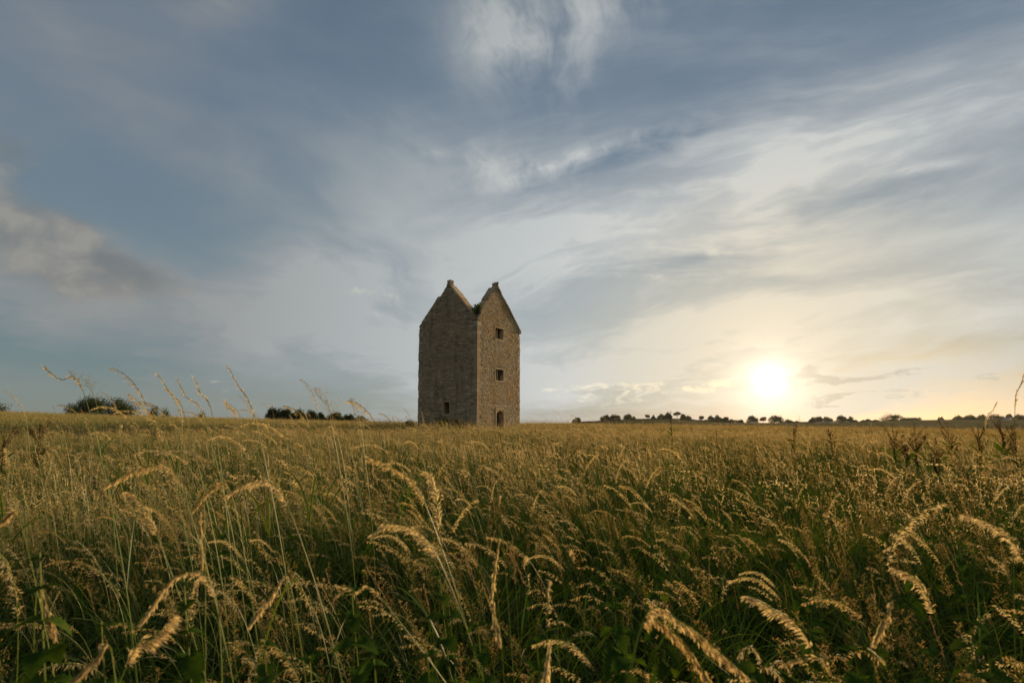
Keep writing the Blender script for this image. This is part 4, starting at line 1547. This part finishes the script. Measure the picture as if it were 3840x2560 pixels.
H = [
    ('wide arching straw seed head highest on the left foreground', (398, 1818), (545, 1752), (682, 1832), 1.12, .22, 'oat', 1.2),
    ('drooping seed head hanging below the highest left arch', (475, 1846), (515, 1862), (592, 2005), 1.2, .20, 'oat', 1.1),
    ('large bowed seed head in the middle of the left foreground', (532, 2325), (675, 2150), (812, 2255), 1.0, .06, 'oat', 1.3),
    ('pale bowed seed head right of the large bowed one', (942, 2332), (1030, 2218), (1092, 2205), 1.08, .10, 'oat', 1.2),
    ('slim arching seed head left of the tower foot in the foreground', (848, 1856), (950, 1806), (1082, 1902), 1.2, .26, 'oat', 1.1),
    ('short curled seed head between the two left arches', (728, 1906), (790, 1838), (872, 1864), 1.35, .12, 'oat', 1.0),
    ('straight leaning seed head in front of the tower, pointing up left', (1380, 1716), (1462, 1746), (1592, 1882), 1.3, .24, 'oat', 1.2),
    ('blurred upright seed head in front of the tower', (1598, 1772), (1622, 1800), (1648, 1965), 1.3, .08, 'oat', 1.2),
    ('bowed seed head at the centre below the tower, dropping left', (1394, 2002), (1475, 1962), (1642, 2088), 1.15, .22, 'oat', 1.2),
    ('long bead-like seed head reaching in from the left of centre bottom', (1270, 2194), (1350, 2214), (1442, 2258), 1.15, .42, 'thin', 1.3),
    ('vertical hanging seed head at the centre of the foreground', (1842, 2238), (1868, 2046), (1886, 2032), 1.2, .05, 'hang', 1.0),
    ('heavy drooping seed head low right of centre, falling to the right', (2786, 2520), (2560, 2332), (2402, 2350), .86, -.10, 'hang', 1.25),
    ('second heavy drooping seed head low right of centre, behind the first', (2668, 2560), (2530, 2372), (2392, 2392), .88, -.08, 'hang', 1.2),
    ('leaning seed head in the lower right foreground with a stem to the bottom edge', (2806, 2236), (2884, 2272), (3044, 2424), 1.0, .22, 'oat', 1.2),
    ('dark bristly seed head arching at the bottom right', (2944, 2490), (3030, 2470), (3124, 2552), .95, .10, 'thin', 1.4),
    ('blurred pale seed head close to the right edge', (3616, 1930), (3722, 1966), (3836, 2094), 1.1, .3, 'oat', 1.1),
    ('upright ragged seed head under the short curled one', (758, 2112), (752, 1940), (768, 1928), 1.2, .05, 'hang', .9),
    ('sharp drooping seed head near the left edge', (206, 2372), (160, 2236), (134, 2262), .92, -.02, 'oat', 1.2),
    ('seed head lying low in the bottom left corner', (262, 2556), (376, 2452), (424, 2480), .85, .1, 'oat', 1.2),
    ('blurred seed head pointing up right in the bottom left', (644, 2322), (570, 2400), (470, 2505), .82, -.16, 'oat', 1.1),
    ('bowed seed head cut by the left edge', (-12, 1962), (30, 1944), (84, 1978), 1.1, .2, 'oat', 1.0),
    ('hanging seed head at bottom centre below the vertical one', (1875, 2395), (1850, 2280), (1868, 2262), 1.05, .04, 'hang', .9),
    ('thick hanging seed head by the bottom edge right of centre', (2040, 2560), (2060, 2432), (2090, 2424), .92, .05, 'hang', 1.0),
    ('arched seed head in the right foreground beyond the lower right stem', (3350, 2130), (3440, 2170), (3500, 2290), 1.2, .2, 'oat', 1.1),
    ('ragged seed head low in the right foreground', (3280, 2400), (3330, 2290), (3380, 2300), 1.05, .15, 'hang', 1.0),
    ('long leaning stalk highest against the sky at the far left', (165, 1372), (222, 1424), (318, 1484), 1.45, .22, 'thin', 1.3),
    ('stalk against the sky just right of the dark tree pair', (490, 1480), (540, 1530), (612, 1650), 1.6, .22, 'oat', .9),
    ('tall stalk against the sky, first of the three together', (592, 1404), (636, 1470), (700, 1580), 1.7, .22, 'thin', 1.3),
    ('tall stalk against the sky, second of the three together', (664, 1420), (700, 1490), (770, 1580), 1.8, .20, 'thin', 1.3),
    ('tall stalk against the sky, third of the three together', (728, 1417), (755, 1480), (800, 1570), 1.85, .16, 'thin', 1.3),
    ('tallest upright stalk against the sky left of the tower', (858, 1377), (890, 1440), (962, 1590), 1.6, .18, 'thin', 1.5),
    ('airy stalk against the sky above the tree row', (1178, 1460), (1205, 1500), (1242, 1580), 2.0, .14, 'fine', 1.0),
    ('small airy stalk against the sky near the tree row end', (1312, 1500), (1330, 1530), (1352, 1590), 2.4, .12, 'fine', 1.0),
    ('short stalk standing between the tallest stalk and the tree row', (845, 1500), (862, 1530), (888, 1580), 2.2, .12, 'oat', .8),
    ('tall stalk cut by the right edge against the sky', (3838, 1408), (3828, 1450), (3806, 1540), 1.6, -.06, 'thin', 1.2),
    ('thin dark stalk against the sky above the far right docks', (3738, 1508), (3722, 1540), (3692, 1610), 2.3, -.06, 'thin', 1.2),
    ('faint stalk left of the far left leaning stalk', (262, 1395), (300, 1440), (360, 1510), 2.2, .2, 'fine', 1.0),
]
for i, (lb, tp, ap, bs_, dp, dx, st, th) in enumerate(H):
    stalk(lb, tp, ap, bs_, dp, dx, 500 + i, st, th)


# nettles: stem with opposite pairs of toothed leaves
def nettle_leaf(L=0.066, W=0.021, n=15):
    v, f = [], []
    for i in range(n + 1):
        k = i / n
        w = W * math.sin(math.pi * min(1, k * .92 + .08)) ** .8 * (1 - .45 * k) * 1.45
        w *= 1.0 + (.24 if i % 2 else -.20) * (0 if i in (0, n) else 1)
        z = -0.55 * L * k ** 2
        x = L * k * (1 - .12 * k)
        v += [(x - .2 * w, -w, z + .30 * w), (x, -.5 * w, z + .10 * w), (x, 0, z - .05 * w), (x, .5 * w, z + .10 * w), (x - .2 * w, w, z + .30 * w)]
    for i in range(n):
        for k in range(4):
            a = i * 5 + k
            f.append((a, a + 1, a + 6, a + 5))
    me = bpy.data.meshes.new('leaf')
    me.from_pydata(v, [], f)
    me.materials.append(M_NETTLE)
    me.polygons.foreach_set('use_smooth', [True] * len(f))
    return me


LEAF = nettle_leaf()


def nettle(label, px, py, depth, seed, size=1.0, pairs=7):
    rg = np.random.default_rng(seed)
    top = at(px, py, depth)
    zb = gzf(top.x, top.y)
    hgt = max(.35, top.z - zb)
    o = empty('nettle', (top.x + .03, top.y, zb))
    tag(o, label, 'nettle', 'nettles in the foreground')
    pts = [(0, 0, 0), (.01, .01, hgt * .5), (-.03, 0, hgt)]
    P, L = smooth_path(pts, 14)
    g = GB(); g.stem(P, .0028, .0012, 0)
    s_ = bpy.data.objects.new('stem', g.mesh('stem', [M_STEM])); COL.objects.link(s_); s_.parent = o
    for i in range(pairs):
        q = 1 - (i * .085) * (.62 / hgt) - .01
        if q < .25: break
        p = samp(P, np.array([q]))[0]
        s = size * (0.42 + .2 * i if i < 3 else rg.uniform(.9, 1.15))
        for sd in (0, 1):
            l = bpy.data.objects.new('leaf', LEAF)
            COL.objects.link(l)
            l.parent = o
            l.location = p
            l.scale = (s, s, s)
            l.rotation_euler = (rg.normal(0, .15), rg.uniform(-.5, .25) + .12 * i - .35, i * 1.571 + sd * math.pi + rg.normal(0, .2) + .5)


N = [('nettle with toothed leaves by the long bead-like seed head', 1318, 2206, 1.12), ('nettle at the bottom edge left of centre', 1402, 2470, .88),
     ('nettle below the centre bowed seed head', 1648, 2140, 1.3), ('nettle with reddish stem right of centre', 2284, 2096, 1.25),
     ('low nettle beside the heavy drooping seed heads', 2330, 2262, 1.05), ('nettle near the bottom edge right of the vertical hanging head', 2010, 2390, 1.0),
     ('dark nettle under the vertical hanging head', 1790, 2330, 1.02), ('nettle behind the large bowed left seed head', 690, 2166, 1.12),
     ('nettle under the pale bowed left seed head', 990, 2400, .95), ('nettle with a big pale-edged leaf by the left edge', 150, 2070, .9),
     ('nettle in the middle of the right foreground', 3000, 2108, 1.5), ('nettle at the foot of the lower right stem', 3190, 2330, 1.1),
     ('nettle towards the right edge of the foreground', 3620, 2230, 1.2), ('nettle between the heavy drooping heads and the leaning right head', 2800, 2400, 1.0),
     ('nettle in the bottom left behind the low lying seed head', 1160, 2460, .92), ('nettle in the bottom right corner', 3480, 2440, .95),
     ('small nettle further back right of centre', 2450, 2090, 1.6), ('nettle left of the blurred bottom left head', 380, 2330, 1.0),
     ('nettle filling the gap at bottom centre', 1600, 2440, .95), ('nettle in the far bottom right beyond the bristly head', 3700, 2420, 1.0)]
for i, (lb, px, py, dp) in enumerate(N):
    nettle(lb, px, py, dp, 700 + i, 1.0)


# leafy undergrowth between the grasses
def proto_leafy(rg):
    g = GB()
    hgt = rg.uniform(.5, .72)
    P, L = smooth_path([(0, 0, 0), (rg.normal(0, .02), rg.normal(0, .02), hgt * .5), (rg.normal(0, .05), rg.normal(0, .04), hgt)], 8)
    g.tone = .3
    g.stem(P, .0026, .0012, 0)
    lv = np.array([v.co[:] for v in LEAF.vertices]); lf = [list(p.vertices) for p in LEAF.polygons]
    for i in range(8):
        p = samp(P, np.array([max(.15, 1 - i * .11)]))[0]
        for sd in (0, 1):
            sc_ = (0.45 + .2 * i if i < 3 else rg.uniform(.85, 1.3)) * 1.0
            m_ = Matrix.Rotation(i * 1.571 + sd * math.pi + rg.normal(0, .25), 3, 'Z') @ Matrix.Rotation(rg.uniform(-.5, .3) + .08 * i - .2, 3, 'Y') @ Matrix.Rotation(rg.normal(0, .2), 3, 'X')
            g.tone = rg.random()
            g.add(lv * sc_ @ np.array(m_).T + p, lf, 1)
    return g


rgu = np.random.default_rng(4242)
cu = bpy.data.collections.new('leafy_weeds')
for i in range(6):
    cu.objects.link(bpy.data.objects.new('leafy_weeds_%02d' % i, proto_leafy(np.random.default_rng(3000 + i)).mesh('leafy_weeds_%02d' % i, [M_STEM, M_NETTLE])))
a = plots(0.75, 4.0, 0.24, rgu, R(50))
keep = 0.30 + 0.35 * np.clip(a[:, 0] / np.hypot(a[:, 0], a[:, 1]), -.6, 1) + 0.5 * (vnoise(a[:, 0] + 50, a[:, 1] + 50, .7, 9) - .5)
a = a[rgu.random(len(a)) < keep]
o = scatter('leafy_undergrowth', 'dark green nettle leaves growing thickly between the foreground grasses', cu, a, rgu.uniform(.85, 1.25, len(a)), rgu, 3.0, .08)
o['category'] = 'undergrowth'


# docks: stiff branching stalks clothed in red-brown seeds
def dock(label, px, py, depth, seed, nb=5, green=0.3):
    rg = np.random.default_rng(seed)
    top = at(px, py, depth)
    zb = gzf(top.x, top.y)
    hgt = max(.5, top.z - zb)
    o = empty('dock_plant', (top.x, top.y, zb))
    tag(o, label, 'dock plant', 'dock plants with red-brown seeds')
    P, L = smooth_path([(0, 0, 0), (rg.normal(0, .02), 0, hgt * .5), (rg.normal(0, .04), 0, hgt)], 20)
    g = GB(); g.stem(P, .005, .002, 0)
    s_ = bpy.data.objects.new('stem', g.mesh('stem', [M_DOCK])); COL.objects.link(s_); s_.parent = o
    for b in range(nb + 1):
        g = GB(); g.tone = rg.random()
        if b == 0:
            Q = P[9:]
        else:
            q = rg.uniform(.45, .8)
            a = rg.uniform(0, 6.28)
            ln = hgt * rg.uniform(.16, .3)
            c0 = samp(P, np.array([q]))[0]
            Q = c0 + np.linspace(0, 1, 10)[:, None] * np.array([math.cos(a) * .45, math.sin(a) * .45, .9]) * ln
            g.stem(Q, .003, .0015, 0)
        n = 120 if b == 0 else 64
        tt = rg.uniform(.1, 1, n) * .98
        tt = np.round(tt * 9) / 9 + rg.normal(0, .03, n)
        c = samp(Q, np.clip(tt, 0, 1)) + rg.normal(0, .012, (n, 3))
        g.seeds(c, rg.normal(0, 1, (n, 3)), .017, .006, 0, rg, False)
        h_ = bpy.data.objects.new('seed_spike', g.mesh('seed_spike', [M_DOCK])); COL.objects.link(h_); h_.parent = o
    for k in range(8):
        g = GB(); a = rg.uniform(0, 6.28)
        bl = curve(rg.uniform(.18, .3), .5, 1.0, a, 8, rg) + np.array([0, 0, hgt * rg.uniform(.25, .6)])
        g.blade(bl, .022, rg, 0)
        l_ = bpy.data.objects.new('leaf', g.mesh('leaf', [M_NETTLE])); COL.objects.link(l_); l_.parent = o


D = [('red-brown dock plant, first of the cluster on the right', 3345, 1592, 9.0), ('tall bushy dock plant in the middle of the right cluster', 3432, 1580, 8.5),
     ('slim dock plant past the bushy one on the right', 3560, 1582, 9.5), ('dark red dock plant standing alone towards the right edge', 3668, 1592, 8.8),
     ('leaning dock plant near the right edge', 3752, 1560, 9.0), ('dock plant at the right edge', 3806, 1588, 8.0), ('dock plant among the grass below the broad pasture tree', 3390, 1622, 7.5),
     ('dark dock plant below the barn', 3116, 1604, 12.0), ('dark dock plant right of the setting sun', 2974, 1588, 12.0), ('low dock plant in front of the right cluster', 3500, 1640, 7.0),
     ('thin tall dock stalk under the ridge-top trees', 2518, 1538, 14.0), ('dock stalk left of the sunset, in the grass', 2690, 1600, 13.0),
     ('dark dock plant by the left edge below the hill', 150, 1582, 7.5), ('low dark dock plant at the left edge', 18, 1600, 6.5)]
for i, (lb, px, py, dp) in enumerate(D):
    dock(lb, px, py, dp, 800 + i, 8 if i not in (10, 11) else 1)


# shrubs at the foot of the tower, plants rooted in its masonry
def small_shrub(name, label, cat, p, w, h, n, leaf, seed, parent_z=None):
    rg = np.random.default_rng(seed)
    z = gzf(p[0], p[1]) if parent_z is None else parent_z
    o = empty(name, (p[0], p[1], z))
    tag(o, label, cat)
    lob = [(rg.uniform(-.3, .3) * w, rg.uniform(-.3, .3) * w, h * rg.uniform(.35, .75), w * .3, w * .3, h * .25) for k in range(5)]
    v, tone = leaf_cloud(rg, lob, n, leaf)
    v[:, 2] = np.maximum(v[:, 2], 0.01)
    quads_obj('foliage', v, tone, M_SHRUB, o)
    mb = MB()
    for l in lob[:4]:
        mb.tube([(0, 0, -.03), (l[0] * .5, l[1] * .5, l[2] * .6), (l[0], l[1], l[2] * 1.1)], [.012, .008, .003], 5)
    mb.build('stem', M_BARK, o)


M_SHRUB = leafy('shrub_leaves', [(0.0, (0.05, 0.085, 0.018)), (0.5, (0.085, 0.13, 0.025)), (1.0, (0.15, 0.17, 0.035))], 0.4, (1.15, 1.05, 0.45), rnd='tone')
q = at(1648, 1570, 34.6); small_shrub('shrub', 'green bush at the foot of the shaded tower wall under its window', 'shrub', (q.x, 36.2), 1.15, 1.75, 900, .09, 1)
q = at(1722, 1580, 34.6); small_shrub('shrub', 'smaller green bush at the tower foot near its corner', 'shrub', (q.x, 34.9), .65, 1.35, 500, .08, 2)
q = at(1543, 1580, 36.0); small_shrub('shrub', 'leafy weeds just outside the shaded corner of the tower', 'shrub', (q.x, 36.0), .75, 1.25, 450, .08, 3)
q = TC + TL * .18 + TR * .18
small_shrub('wall_plant', 'leafy plant growing in the valley between the tower gables', 'plant', (q.x, q.y), .62, 1.0, 330, .12, 4, 8.70)
q = TC + TL * 4.98 + TR * .2
small_shrub('wall_plant', 'small weed rooted on the broken shoulder of the shaded gable', 'plant', (q.x, q.y), .3, .32, 90, .07, 5, 9.1)

# ------------------------------------------------------------------ evening haze
mb = MB()
mb.box((-900, -60, -18), (900, 620, 26))
hz = mb.build('haze', [])
m, t, out = material('thin_evening_haze')
pv = t.nodes.new('ShaderNodeVolumePrincipled')
pv.inputs['Color'].default_value = (0.96, 0.93, 0.88, 1)
pv.inputs['Density'].default_value = 0.00003
pv.inputs['Anisotropy'].default_value = 0.5
t.links.new(pv.outputs[0], out.inputs['Volume'])
hz.data.materials.append(m)
tag(hz, 'thin warm evening haze over the whole meadow', 'haze', kind='stuff')
